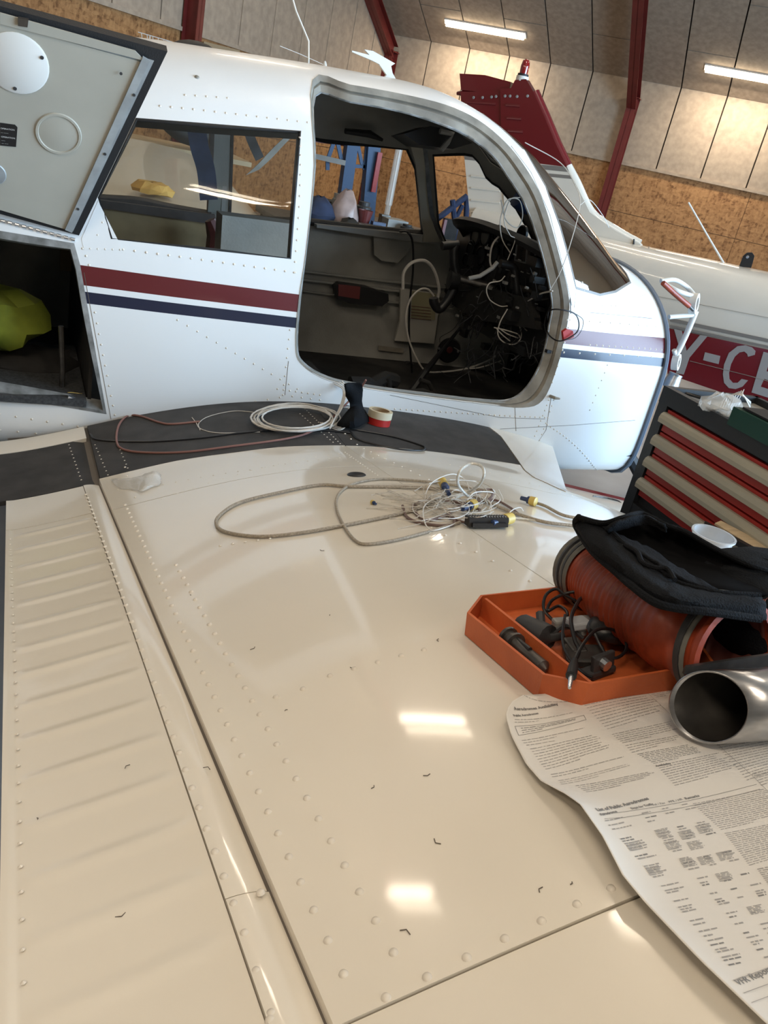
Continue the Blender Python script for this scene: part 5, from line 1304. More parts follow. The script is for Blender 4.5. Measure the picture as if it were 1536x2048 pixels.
def conn(px0, px1, h, r, lb):
    a = hw(*px0, h); b = hw(*px1, h); d = b - a; L_ = np.linalg.norm(d); d /= L_
    root = empty('cable_connector', (a + b)/2, lb, 'connector', 'round connectors on the wing')
    mb = MB(); mb.lathe([(0, 0), (r*.55, 0), (r*.6, L_*.45), (r, L_*.46), (r, L_*.7), (0, L_*.7)], a, d, 16); mb.o('body', M['bluecol'], root, True)
    mb = MB(); mb.lathe([(0, L_*.62), (r*1.18, L_*.62), (r*1.2, L_*.98), (r*.95, L_), (0, L_)], a, d, 16); mb.o('collar', M['yellow'], root, True)
conn((898, 988), (884, 962), .012, .0085, 'yellow and blue connector pointing up at the top of the wire tangle')
conn((1042, 996), (1072, 1004), .010, .0085, 'yellow and black connector lying alone at the right of the tangle')
conn((985, 1046), (1022, 1036), .012, .0095, 'yellow collared connector against the right end of the black block')
conn((925, 1018), (948, 1008), .014, .009, 'blue connector in the centre of the wire tangle')
conn((752, 1008), (744, 1004), .004, .004, 'tiny black and gold plug at the left of the fanned wires')
# black connector block
a = hw(934, 1042, .012); b = hw(1012, 1042, .012); d = b - a; L_ = np.linalg.norm(d); d /= L_; nn = np.array(nw(*a[:2])); s_ = np.cross(nn, d); s_ /= np.linalg.norm(s_)
CB = empty('connector_block', (a + b)/2, 'black multi-pin connector block in front of the wire tangle', 'connector')
mb = MB(); mb.box((a + b)/2, L_, .024, .018, (d, s_, nn)); mb.box((a + b)/2 - nn*.004, L_*.86, .034, .008, (d, s_, nn)); mb.o('housing', M['black'], CB)
mb = MB()
for k in range(14):
    for q in (-1, 1): mb.box(a + d*L_*(k + .7)/14.6 + nn*.0102 + s_*.006*q, .0022, .0035, .0015, (d, s_, nn))
mb.o('pins', M['greylight'], CB)
# ---- orange tray
rimpx = [(935, 1225), (961, 1191), (1136, 1168)]
RH = .036
A_ = hw(934, 1225, RH); B_ = hw(961, 1190, RH); C_ = hw(1136, 1167, RH); Fp = hw(1385, 1332, RH); G_ = hw(1181, 1368, RH); H_ = hw(1086, 1349, RH)
Q = [A_, B_, C_]
q2 = [np.array(p[:2]) for p in (A_, B_, C_, Fp, G_, H_)]
dirx = (q2[2] - q2[1]); dirx /= np.linalg.norm(dirx)
Dp = q2[2] + dirx*.10; far = q2[3] + dirx*.0
poly = [q2[5], q2[4], q2[3] + (q2[3]-q2[4])/np.linalg.norm(q2[3]-q2[4])*.03, Dp + (q2[3]-q2[4])/np.linalg.norm(q2[3]-q2[4])*.0 + np.array([.03, -.03]), Dp, q2[1], q2[0]]
cen = sum(poly)/len(poly)
def shrink(P_, d):
    out = []; n = len(P_)
    for i in range(n):
        a = P_[i-1]; b = P_[i]; c = P_[(i+1) % n]; e1 = (b - a)/np.linalg.norm(b - a); e2 = (c - b)/np.linalg.norm(c - b); n1 = np.array([-e1[1], e1[0]]); n2_ = np.array([-e2[1], e2[0]])
        if n1 @ (cen - b) < 0: n1 = -n1
        if n2_ @ (cen - b) < 0: n2_ = -n2_
        bis = (n1 + n2_); bis /= np.linalg.norm(bis); out.append(b + bis*d/max(.3, bis @ n1))
    return out
rO, rI, bI, bO = poly, shrink(poly, .0035), shrink(poly, .008), shrink(poly, .0045)
def zt_(p, h): return (p[0], p[1], zw(p[0], p[1]) + h)
TR = empty('parts_tray', zt_(cen, .001), 'orange plastic parts tray with one divider, lying on the wing', 'tray')
n = len(poly); V = []; 
for ring_, h in ((bO, .0015), (rO, RH), (rI, RH), (bI, .006)): V += [zt_(p, h) for p in ring_]
f = [(j*n + i, j*n + (i+1) % n, (j+1)*n + (i+1) % n, (j+1)*n + i) for j in range(3) for i in range(n)] + [tuple(range(n))[::-1]]
P2_, F2_ = tri2d(dense(bI, .02), [], .02, .02); b_ = len(V); V += [zt_(p, .006) for p in P2_]; f += [tuple(b_ + i for i in t) for t in F2_]
obj('tray_shell', V, f, M['orange'], TR)
def divider(p0_, p1_, h):
    a = np.array(hw(*p0_, RH)[:2]); b = np.array(hw(*p1_, RH)[:2]); d = b - a; L_ = np.linalg.norm(d); d /= L_; n_ = np.array([-d[1], d[0]])*.0018
    k = 8; V = []
    for i in range(k + 1):
        p = a + d*L_*i/k
        for q, hh in ((n_, .006), (n_, h), (-n_, h), (-n_, .006)): V.append(zt_(p + q, hh))
    f = [(i*4 + j, i*4 + (j+1) % 4, i*4 + 4 + (j+1) % 4, i*4 + 4 + j) for i in range(k) for j in range(4)] + [(0, 1, 2, 3), (k*4+3, k*4+2, k*4+1, k*4)]
    obj('divider', V, f, M['orange'], TR)
divider((972, 1194), (1184, 1362), RH - .002); divider((1022, 1276), (1050, 1268), .022)
# tools in the tray
def tool(name, pts, mt, lb, cat='tool', extra=None):
    P_ = WP([(p[0], p[1], p[2]) for p in pts]); mb = MB(); mb.tube(P_, [p[3] for p in pts], 12); root = empty(name, P_[len(P_)//2], lb, cat); mb.o('body', M[mt], root, True); return root, P_
r_, P_ = tool('torch_probe', [(1008, 1270, .026, .007), (1016, 1274, .026, .010), (1030, 1286, .024, .009), (1048, 1303, .022, .0085), (1070, 1322, .019, .009), (1085, 1336, .017, .010), (1093, 1341, .016, .003)], 'steeldark', 'dark metal probe lying in the narrow front compartment of the tray')
for i in (1, 2): mb = MB(); mb.lathe([(.0, -.003), (.0135, -.002), (.0135, .002), (0, .003)], P_[i], P_[i+1] - P_[i], 16); mb.o('ring', M['steeldark'], r_, True)
mb = MB(); mb.tube([P_[4] + np.array([-.002, .012, .008]), P_[2] + np.array([0, .014, .004])], .003, 8); mb.o('clip', M['black'], r_)
r_, P_ = tool('socket_adapter', [(1042, 1246, .022, .011), (1046, 1249, .022, .014), (1066, 1258, .022, .014), (1084, 1270, .022, .017), (1096, 1276, .022, .017), (1097, 1276, .022, .006), (1126, 1272, .020, .005)], 'darkmetal', 'stubby dark fitting with a side lever resting on the tray divider')
mb = MB(); mb.tube([P_[3], P_[3] + np.array([.012, .03, .012])], .006, 8); mb.tube(catmull([P_[4], P_[4] + np.array([.03, .01, .01]), P_[4] + np.array([.05, -.005, 0])], 4), .003, 6); mb.o('lever', M['darkmetal'], r_)
def tb(name, px, py, h, sx, sy, sz, rot, mt, lb, cat='part'):
    c = hw(px, py, h); nn = np.array(nw(c[0], c[1])); d = np.array([cos(rot), sin(rot), 0]); d -= nn*(d @ nn); d /= np.linalg.norm(d); s_ = np.cross(nn, d); mb = MB(); mb.box(c, sx, sy, sz, (d, s_, nn)); o = mb.o(name, M[mt]); b = o.modifiers.new('b', 'BEVEL'); b.width = min(sx, sy, sz)*.25; b.segments = 2; 
    return tag(o, lb, cat) if lb else o
root = empty('clip_microphone', hw(1160, 1248, .02), 'clear and grey clip-on unit lying among the black leads in the tray', 'device')
for (px, py, h, sx, sy, sz, rt, mt, nm) in ((1160, 1244, .022, .075, .016, .014, -.2, 'greylight', 'bar'), (1156, 1246, .031, .028, .026, .010, -.1, 'cup', 'clear_lens'), (1158, 1262, .018, .010, .02, .008, .1, 'greylight', 'hinge')):
    o = tb(nm, px, py, h, sx, sy, sz, rt, mt, None, None); setparent(o, root)
root = empty('bracket_assembly', hw(1185, 1325, .02), 'greasy folded metal bracket at the front corner of the tray', 'bracket')
for (px, py, h, sx, sy, sz, rt, mt, nm) in ((1170, 1312, .016, .05, .045, .012, -.5, 'steeldark', 'plate'), (1205, 1330, .022, .034, .006, .030, .15, 'darkmetal', 'flange'), (1190, 1342, .014, .05, .018, .008, .1, 'darkmetal', 'base'), (1150, 1295, .018, .02, .04, .012, -.3, 'steeldark', 'arm')):
    o = tb(nm, px, py, h, sx, sy, sz, rt, mt, None, None); setparent(o, root)
c = hw(1209, 1328, .026); mb = MB(); mb.lathe([(0, -.006), (.007, -.006), (.007, .005), (0, .006)], c, (.2, -1, 0), 10); mb.o('bolt', M['silver'], root)
lump('black_mouse', hw(1235, 1258, .028), (.045, .03, .016), 'black', 3, 'black rounded plastic unit behind the clear clip in the tray', 'device', nz=.05)
def lead(px, r, lb, k=7): return cable('headset_lead', px, r, 'black_cable', lb, 'cable', k=k)
lead([(1200, 1250, .03), (1178, 1225, .03), (1165, 1210, .03), (1130, 1190, .04), (1112, 1178, .045), (1092, 1190, .04), (1087, 1215, .03), (1100, 1235, .022), (1120, 1248, .02), (1135, 1228, .03), (1118, 1212, .03), (1095, 1222, .03), (1105, 1200, .03), (1140, 1185, .045), (1170, 1187, .045), (1200, 1205, .04), (1212, 1240, .035), (1205, 1265, .03)], .0022, 'tangled black lead looping at the back of the orange tray')
lead([(1195, 1188, .045), (1165, 1195, .05), (1150, 1215, .055), (1142, 1240, .055), (1150, 1280, .045), (1158, 1300, .04), (1148, 1325, .045)], .0026, 'black lead rising over the clear clip towards the plug')
lead([(1148, 1322, .044), (1165, 1290, .05), (1190, 1262, .05), (1220, 1258, .045), (1248, 1275, .035), (1252, 1300, .03), (1235, 1315, .028), (1215, 1312, .028), (1200, 1290, .03), (1190, 1268, .032)], .0020, 'thin black lead looping over the greasy bracket')
lead([(1130, 1230, .04), (1125, 1270, .04), (1130, 1300, .035), (1150, 1330, .03), (1170, 1348, .03), (1185, 1355, .03)], .0018, 'black lead curving down beside the tray divider')
root = empty('jack_plug', hw(1142, 1360, .045), 'black jack plug with a bare metal tip hanging over the front of the tray', 'plug')
P_ = WP([(1150, 1320, .045), (1147, 1332, .046), (1142, 1352, .046)]); mb = MB(); mb.tube(P_, [.0035, .0055, .006], 10); mb.o('grip', M['black'], root, True)
P_ = WP([(1142, 1352, .046), (1141, 1364, .045), (1139, 1376, .044)]); mb = MB(); mb.tube(P_, [.0026, .0026, .0018], 8)
mb.o('metal_tip', M['silver'], root, True)
# ---- orange flexible hose
HP = catmull(WP([(1176, 1136, .056), (1212, 1163, .057), (1255, 1200, .060), (1310, 1232, .062), (1362, 1262, .064), (1418, 1282, .064), (1466, 1306, .064)]), 44)
HO = empty('flexible_hose', hw(1300, 1230, 0), 'orange ribbed flexible air hose lying across the tray, with grey taped ends', 'hose')
nH = len(HP); arc = np.cumsum([0] + [np.linalg.norm(HP[i+1] - HP[i]) for i in range(nH - 1)])
rad = []
for i in range(nH):
    u = arc[i]/arc[-1]; r_ = .049 + .008*max(0, (u - .65)/.35); amp = .0011 if u < .62 else .0005
    rad.append(r_ + amp*sin(2*pi*arc[i]/.0105))
mb = MB(); mb.tube(HP, rad, 40, False); hs = mb.o('hose_body', M['hose'], HO, True)
mb = MB(); mb.tube(HP, [r_ - .004 for r_ in rad], 30, False); mb.o('hose_lining', M['hosein'], HO, True)
for i0, i1, dr in ((0, 34, .0035), (nH - 50, nH - 14, .0035)):
    mb = MB(); mb.tube(HP[i0:i1], [rad[i] + dr + .0012*sin(i*.5) for i in range(i0, i1)], 36, False); mb.o('taped_end', M['tapegrey'], HO, True)
for i0 in (12, 24, nH - 38, nH - 28):
    mb = MB(); mb.lathe([(rad[i0] + .003, -.003), (rad[i0] + .0065, -.002), (rad[i0] + .0065, .002), (rad[i0] + .003, .003)], HP[i0], HP[min(i0+1, nH-1)] - HP[i0], 36); mb.o('hose_clamp', M['darkmetal'], HO, True)
mb = MB(); e_ = HP[-1] - HP[-2]; mb.lathe([(rad[-1] - .004, -.004), (rad[-1] + .003, -.004), (rad[-1] + .004, .003), (rad[-1] - .004, .003), (rad[-1] - .004, -.004)], HP[-1], e_, 36); mb.o('end_bead', M['hose'], HO, True)
mb = MB(); mb.lathe([(0, 0), (rad[0], 0), (rad[0], .002), (0, .002)], HP[2], HP[3] - HP[2], 30); mb.o('end_cap', M['hosein'], HO)
# ---- black bag lying over the hose
BG = empty('tote_bag', hw(1300, 1150, 0), 'black cloth tool bag lying open on top of the orange hose', 'bag')
up_ = .012
net('front_panel', [[(1158, 1034, .15), (1208, 1052, .15), (1245, 1085, .145), (1280, 1115, .14), (1320, 1143, .135), (1360, 1166, .13), (1436, 1184, .125), (1520, 1190, .12)],
 [(1150, 1046, .135), (1192, 1092, .145), (1236, 1120, .15), (1272, 1148, .148), (1318, 1178, .145), (1365, 1196, .14), (1440, 1205, .13), (1530, 1212, .12)],
 [(1155, 1058, .12), (1184, 1103, .128), (1228, 1142, .130), (1260, 1170, .134), (1306, 1204, .132), (1350, 1217, .128), (1420, 1225, .122), (1530, 1240, .105)]], 'cloth', .004, BG, 5, .0012, 2)
net('back_panel', [[(1156, 1034, .15), (1205, 1046, .155), (1244, 1036, .165), (1284, 1027, .16), (1330, 1049, .155), (1370, 1063, .15), (1430, 1097, .14), (1500, 1130, .13), (1570, 1150, .12)],
 [(1160, 1042, .14), (1210, 1060, .14), (1252, 1068, .135), (1292, 1080, .13), (1335, 1095, .125), (1375, 1110, .12), (1435, 1135, .12), (1505, 1155, .115), (1575, 1170, .11)],
 [(1165, 1050, .13), (1215, 1076, .125), (1260, 1104, .118), (1300, 1134, .115), (1340, 1155, .115), (1380, 1170, .115), (1440, 1184, .115), (1510, 1190, .112), (1575, 1195, .108)]], 'lining', .004, BG, 4, .001, 5)
net('mesh_pocket', [[(1212, 1056, .152), (1255, 1078, .148), (1300, 1098, .14), (1345, 1128, .138), (1400, 1160, .13), (1436, 1180, .125)],
 [(1222, 1072, .15), (1262, 1098, .148), (1305, 1122, .145), (1345, 1148, .14), (1390, 1170, .13), (1430, 1183, .126)]], 'mesh', .003, BG, 5, .001, 7)
def pipe_(px, r, mt, nm='piping', par=BG): mb = MB(); mb.tube(catmull(WP(px), 7), r, 8); return mb.o(nm, M[mt], par, True)
pipe_([(1160, 1036, .153), (1208, 1053, .153), (1245, 1086, .148), (1280, 1116, .143), (1320, 1144, .138), (1360, 1167, .133), (1436, 1185, .128), (1520, 1191, .123)], .0035, 'cloth')
pipe_([(1158, 1034, .152), (1151, 1044, .14), (1155, 1058, .124), (1184, 1102, .132), (1228, 1141, .134), (1260, 1169, .138), (1306, 1203, .136), (1350, 1216, .132), (1420, 1224, .126), (1520, 1238, .11)], .0045, 'cloth')
pipe_([(1156, 1034, .152), (1205, 1046, .158), (1244, 1036, .168), (1284, 1027, .163), (1330, 1049, .158), (1370, 1063, .153), (1430, 1097, .143), (1500, 1130, .133), (1570, 1150, .123)], .0035, 'cloth')
pipe_([(1250, 1090, .150), (1275, 1105, .150), (1285, 1125, .148), (1310, 1135, .146), (1335, 1138, .146), (1350, 1160, .142)], .003, 'mesh', 'pocket_piping')
net('side_flap', [[(1212, 1058, .16), (1234, 1044, .168), (1262, 1034, .17), (1290, 1030, .168), (1330, 1050, .16)], [(1216, 1068, .15), (1244, 1056, .155), (1268, 1052, .156), (1296, 1050, .155), (1334, 1064, .15)]], 'cloth', .004, BG, 4, .001, 9)
# full end of the bag, resting on the wing at the right
c = hw(1565, 1222, .068); V = []; f = []; rs = np.random.RandomState(4)
for i in range(11):
    a = pi*i/10
    for k in range(22):
        b = 2*pi*k/22; q = np.array([sin(a)*cos(b), sin(a)*sin(b), cos(a)]); q = np.sign(q)*np.abs(q)**.75*(1 + rs.uniform(-.03, .03)); V.append(c + q*np.array([.12, .11, .056]))
for i in range(10):
    for k in range(22): f.append((i*22 + k, i*22 + (k+1) % 22, (i+1)*22 + (k+1) % 22, (i+1)*22 + k))
obj('bag_end', V, f, M['cloth'], BG, True)
def onbag(px, py):
    d = ray(px, py); d = d/np.linalg.norm(d); t_ = 1.0
    while t_ < 2.6:
        q = (C + d*t_ - c)/np.array([.12, .11, .056])
        if (np.abs(q)**(8/3)).sum() < 1: break
        t_ += .0006
    return C + d*(t_ - .0015)
placetext('bag_lettering', 'Br', 10, lambda x, y: onbag(1519 + x*1.5 + y*.5, 1213 - y*1.6 - x*1.1), 'reflector', BG, .3)
# ---- sheet-metal duct elbow (bare steel) at the right edge
a = hw(1414, 1414, .043); dirp = onP(1580, 1398, a, (.55, .83, .1)) - a
fwd = hw(1640, 1402, .042) - a; fwd /= np.linalg.norm(fwd)
MP = empty('metal_pipe', hw(1470, 1440, 0), 'bare steel pipe with an open dark mouth lying on the paper at the right edge', 'pipe')
rp = .036; nn = np.array(nw(a[0], a[1])); ex = fwd; s_ = np.cross(nn, ex); s_ /= np.linalg.norm(s_); vv = np.cross(ex, s_); 
view = C - a; view /= np.linalg.norm(view); on = -ex*.50 + view*.55; on /= np.linalg.norm(on)
V = []; f = []; SG = 48; rows_ = 10
for j in range(rows_ + 1):
    for k in range(SG):
        al = 2*pi*k/SG; q = s_*cos(al)*rp + vv*sin(al)*rp; t0_ = -(q @ on)/(ex @ on); V.append(a + q + ex*(t0_*(1 - j/rows_) + .34*j/rows_))
for j in range(rows_):
    for k in range(SG): f.append((j*SG + k, j*SG + (k+1) % SG, (j+1)*SG + (k+1) % SG, (j+1)*SG + k))
po = obj('pipe_wall', V, f, M['steel'], MP, True); md = po.modifiers.new('s', 'SOLIDIFY'); md.thickness = .0022; md.offset = -1
mb = MB(); V2 = [tuple(np.array(a) + (np.array(v) - a)*1) for v in V]
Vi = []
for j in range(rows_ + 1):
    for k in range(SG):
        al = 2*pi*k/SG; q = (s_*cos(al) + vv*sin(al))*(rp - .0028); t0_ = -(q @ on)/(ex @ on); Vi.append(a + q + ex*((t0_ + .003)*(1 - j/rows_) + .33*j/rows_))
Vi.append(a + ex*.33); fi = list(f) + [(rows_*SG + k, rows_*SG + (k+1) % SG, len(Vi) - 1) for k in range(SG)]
obj('dark_inside', Vi, fi, M['pipein'], MP, True)
mb = MB(); q0 = hw(1374, 1334, .070); q1 = hw(1460, 1321, .072); q2_ = hw(1580, 1304, .074); dn = np.array([0, 0, .016])
mb.add([q0, q1, q2_, q2_ - dn, q1 - dn, q0 - dn*.6, q0 + s_*.004, q1 + s_*.004, q2_ + s_*.004, q2_ - dn + s_*.004, q1 - dn + s_*.004, q0 - dn*.6 + s_*.004], [(0, 1, 4, 5), (1, 2, 3, 4), (6, 11, 10, 7), (7, 10, 9, 8), (0, 6, 7, 1), (1, 7, 8, 2), (5, 4, 10, 11), (4, 3, 9, 10), (0, 5, 11, 6)])
mb.o('flange_strip', M['steeldark'], MP)
# ---- board and cup behind the bag
zB = onP(1428, 1050, p0 + nC*.10, nC)[2]
SH = MB().prism([onZ(*q_, zB) for q_ in ((1430, 1046), (1442, 1041), (1536, 1090), (1640, 1146), (1640, 1160), (1536, 1112))], (0, 0, -.006)).o('plywood_shelf', M['wood'], TC)
MB().prism([onZ(*q_, zB + .001) for q_ in ((1410, 1041), (1536, 1108), (1640, 1164), (1640, 1172), (1536, 1114), (1410, 1045))], (0, 0, -.016)).o('shelf_front_edge', M['black'], SH)
cb_ = hw(1398, 1168, 0); nn = (0, 0, 1); CU = empty('plastic_cup', cb_, 'translucent plastic cup standing behind the black bag', 'cup')
mb = MB(); mb.lathe([(0, .004), (.026, .004), (.029, .04), (.034, .075), (.0365, .075), (.0365, .078), (.033, .078), (.028, .04), (.025, .006), (0, .006)], cb_ + np.array([.03, .035, -.004]), nn, 28); mb.o('cup_wall', M['cup'], CU, True)
# ---- paper sheet
edge = [(1100, 1390, .004), (1078, 1388, .012), (1056, 1387, .018), (1035, 1393, .022), (1018, 1408, .022), (1011, 1430, .020), (1022, 1470, .012), (1052, 1528, .010), (1082, 1562, .012), (1130, 1587, .020), (1160, 1608, .026), (1205, 1672, .026), (1245, 1750, .022), (1290, 1805, .016), (1400, 1920, .016), (1536, 2050, .014), (1600, 2105, .012)]
EP = [hw(*e) for e in edge]; ey = [p[1] for p in EP][::-1]; exx = [p[0] for p in EP][::-1]
eh = [e[2] for e in edge][::-1]
TOPY = .66
def xe(y): return float(np.interp(y, ey, exx))
def hp(x, y):
    d = x - xe(y); he = float(np.interp(y, ey, eh)); v = .0012 + (he - .0012)*math.exp(-max(0, d)/.035)
    v += .0015*(1 + sin(x*38 + y*12)*sin(y*30))*max(0, min(1, d/.05))
    return v
def pp_(x, y, h=0.): return (x, y, zw(x, y) + hp(x, y) + h)
ny_, nx_ = 60, 44; y0_, y1_ = ey[0], ey[-1]; V = []; f = []
for j in range(ny_ + 1):
    y = y0_ + (y1_ + .05 - y0_)*j/ny_
    for i in range(nx_ + 1):
        xs_ = xe(min(y, y1_)) + max(0, y - y1_)*1.5; u = i/nx_; x = xs_ + (.98 - xs_)*u**1.4; V.append(pp_(x, y))
for j in range(ny_):
    for i in range(nx_): a_ = j*(nx_+1) + i; f.append((a_, a_ + 1, a_ + nx_ + 2, a_ + nx_ + 1))
PS = obj('printed_sheet', V, f, M['paper'], None, True); md = PS.modifiers.new('s', 'SOLIDIFY'); md.thickness = .0003; md.offset = -1
tag(PS, 'large printed airfield information sheet curling on the wing under the tray and pipe', 'paper')
def onpap(px, py):
    p = hw(px, py, .004)
    for _ in range(4): p = hw(px, py, hp(p[0], p[1]))
    return p
def T5(x, y): return (x/2.866 + 1000, y/2.866 + 1350)
INK = {'ink': MB(), 'inkdark': MB(), 'inklight': MB()}
def bar(mb, a, b, th):
    """text-like dash from a to b (paper xy), thickness th"""
    d = b - a; L_ = np.linalg.norm(d)
    if L_ < 1e-5: return
    d /= L_; n_ = np.array([-d[1], d[0]])*th/2; k = max(1, int(L_/.02)); V = []
    for i in range(k + 1):
        p = a + d*L_*i/k; V.append(pp_(*(p - n_), .0004)); V.append(pp_(*(p + n_), .0004))
    mb.add(V, [(2*i, 2*i + 2, 2*i + 3, 2*i + 1) for i in range(k)])
def block(TL, TR, BR, BL, lines, ink='ink', fill=.95, last=.5, th=.00075, cw=None):
    c4 = [np.array(onpap(*T5(*q))[:2]) for q in (TL, TR, BR, BL)]
    for l in range(lines):
        v = (l + .5)/lines; a = c4[0]*(1 - v) + c4[3]*v; b = c4[1]*(1 - v) + c4[2]*v; L_ = np.linalg.norm(b - a); d = (b - a)/L_
        end = L_*(random.uniform(.86, 1.0) if l < lines - 1 else last); t_ = 0
        while t_ < end:
            w_ = random.uniform(.0022, .0075)*(cw or 1); e_ = min(t_ + w_, end); bar(INK[ink], a + d*t_, a + d*e_, th*random.uniform(.8, 1.15)); t_ = e_ + .0011
random.seed(9)
block((105, 148), (470, 140), (470, 160), (105, 165), 1, last=1)
block((85, 248), (430, 208), (432, 228), (85, 280), 2, last=.4)
block((120, 370), (505, 292), (512, 318), (138, 398), 2); block((150, 395), (318, 368), (320, 384), (152, 412), 1, last=1)
block((168, 418), (565, 332), (665, 425), (265, 548), 9); block((288, 565), (716, 462), (722, 484), (300, 592), 2)
block((330, 602), (775, 496), (795, 520), (352, 632), 3, 'inklight'); block((425, 632), (880, 548), (892, 588), (500, 676), 5)
block((478, 168), (865, 98), (955, 218), (622, 318), 10); block((635, 338), (975, 262), (1035, 322), (705, 395), 6); block((712, 400), (1030, 340), (1060, 372), (760, 452), 4)
block((780, 452), (1100, 392), (1170, 452), (885, 512), 8, 'inkdark', th=.0006); block((895, 518), (1262, 440), (1385, 540), (1005, 640), 10)
block((860, 108), (1000, 84), (1010, 110), (900, 132), 3); block((1225, 385), (1560, 335), (1760, 500), (1420, 612), 16); block((1440, 560), (1700, 500), (1740, 560), (1500, 640), 6)
block((1100, 735), (1560, 640), (1640, 800), (1270, 892), 16, 'ink', th=.0006); block((1282, 905), (1640, 830), (1760, 1000), (1430, 1098), 18, 'ink', th=.0006); block((1470, 1110), (1700, 1060), (1800, 1190), (1545, 1215), 10)
def pline(a, b, th=.0005, ink='inkdark'):
    a = np.array(onpap(*T5(*a))[:2]); b = np.array(onpap(*T5(*b))[:2]); bar(INK[ink], a, b, th)
pline((85, 295), (480, 232)); pline((480, 232), (493, 257)); pline((493, 257), (107, 348)); pline((107, 348), (85, 295))
block((118, 300), (455, 242), (465, 256), (130, 338), 3, 'inkdark', last=.35)
pline((572, 796), (1470, 628), .0004); pline((598, 826), (1490, 655), .0004); pline((830, 92), (1010, 262), .0003, 'ink'); pline((1240, 392), (1536, 668), .0004, 'ink')
pline((1343, 1752), (1560, 1672), .0006, 'ink'); pline((1395, 1825), (1600, 1750), .0005, 'ink'); pline((1440, 1880), (1640, 1805), .0004, 'ink')
# table cells follow the page edge
E0 = np.array([600., 830.]); E1 = np.array([1340., 1700.]); ds = E1 - E0
rowsT = [0, .03, .055, .12, .135, .15, .165, .18, .195, .235, .25, .30, .315, .33, .345, .37, .43, .46, .475, .53, .57, .585, .60, .66, .685, .73, .76, .79, .82, .85, .865, .90, .92, .95]
for v in rowsT:
    p = E0 + ds*v
    for off, w_, pr in ((0, 95, .95), (205, 62, .85), (325, 50, .7), (435, 58, .5)):
        if random.random() > pr: continue
        q = p + np.array([off, -off*.21]) + np.array([random.uniform(-4, 4), 0]); ww = w_*random.uniform(.55, 1.15)
        block(tuple(q), (q[0] + ww, q[1] - ww*.21), (q[0] + ww + 6, q[1] - ww*.21 + 15), (q[0] + 6, q[1] + 15), 1, random.choice(('ink', 'ink', 'inkdark')), last=1, th=.0011)
for (cx, cy) in ((880, 890), (935, 960), (1015, 900), (1065, 960), (1115, 865), (1125, 1045), (1235, 1020), (1025, 1060), (1230, 1140), (1410, 1330), (715, 965), (830, 1105)):
    block((cx, cy), (cx + 85, cy - 18), (cx + 115, cy + 30), (cx + 30, cy + 48), 6, 'ink', last=.9, th=.0007)
for k_, mb in INK.items():
    mb.o({'ink': 'body_print', 'inkdark': 'bold_print', 'inklight': 'pale_print'}[k_], M[k_], PS)['kind'] = 'stuff'
def ptext(txt, at, to, size, bold=0., mt='inkdark'):
    a = np.array(onpap(*T5(*at))[:2]); b = np.array(onpap(*T5(*to))[:2]); d = (b - a)/np.linalg.norm(b - a); n_ = np.array([-d[1], d[0]])
    placetext('heading', txt, size, lambda x, y: pp_(*(a + d*x + n_*y), .0005), mt, PS, bold)
ptext('Aerodromes', (112, 143), (182, 136), .0034, .0001, 'ink'); ptext('Aerodromes Availability', (84, 202), (222, 196), .0058, .0002); ptext('Public Aerodromes', (80, 240), (170, 233), .0042, .00015)
ptext('List of Public Aerodromes', (560, 782), (755, 742), .0056, .0002); ptext('Aerodrome', (578, 808), (652, 793), .0042, .00015); ptext('Days for Traffic', (755, 772), (850, 752), .0038, .0001); ptext('Tel / Fax', (875, 752), (930, 742), .0038); ptext('PPR / HR', (972, 735), (1030, 722), .0038); ptext('Remarks', (1065, 716), (1122, 703), .0042, .0001)
ptext('VFR Reporting Points', (1368, 1782), (1536, 1712), .0068, .0001); ptext('Availability', (895, 528), (948, 518), .0038, .0001)
# scuffs and crumbs on the paint
mb = MB(); random.seed(5)
for q in ((877, 1278), (640, 1100), (868, 1678), (742, 1578), (846, 1552), (1062, 1500), (575, 1420), (1085, 1775), (1140, 1770), (820, 1870), (700, 1335), (380, 1190), (660, 1230), (500, 1300), (75, 1640), (230, 1835), (420, 1540), (260, 1530)):
    a = hw(*q); an = random.uniform(0, 6); l_ = random.uniform(.001, .006); mb.tube([(a[0], a[1], a[2] + .0006), (a[0] + l_*cos(an), a[1] + l_*sin(an), zw(a[0] + l_*cos(an), a[1] + l_*sin(an)) + .0008), (a[0] + l_*cos(an + .5)*1.6, a[1] + l_*sin(an + .5)*1.6, zw(a[0] + l_*1.6*cos(an + .5), a[1] + l_*1.6*sin(an + .5)) + .0006)], .00045, 4)
tag(mb.o('crumbs', M['mark']), 'scattered dark fibres and crumbs on the cream wing skin', 'debris', None, 'stuff')
# wires in and around the cabin doorway
def cw(name, px, Y, r, mt, lb, cat='wire', k=7):
    mb = MB(); mb.tube(catmull([onY(q[0], q[1], q[2] if len(q) > 2 else Y) for q in px], k), r, 6); return tag(mb.o(name, M[mt], None, True), lb, cat)
cw('white_hose', [(806, 578), (808, 545), (825, 525), (850, 522), (868, 540), (878, 575), (876, 595)], 3.30, .007, 'white_cable', 'thick white cable arching above the document folder in the cabin', 'cable')
cw('white_hose', [(868, 592), (855, 578), (838, 580), (820, 600), (812, 635), (818, 680), (835, 720), (852, 742), (880, 744), (930, 738), (975, 722), (1000, 705)], 3.25, .0042, 'white_cable', 'long pale cable sweeping down the cabin side and across the floor', 'cable')
cw('white_hose', [(930, 738), (960, 735), (1002, 722)], 3.2, .003, 'white_cable', 'short pale cable branch low in the cabin footwell', 'cable')
cw('black_lead', [(800, 463, 3.44), (815, 464), (825, 485), (826, 540), (820, 600), (818, 660), (822, 720), (826, 765)], 3.32, .005, 'black_cable', 'black cable hanging down the cabin side wall beside the folder', 'cable')
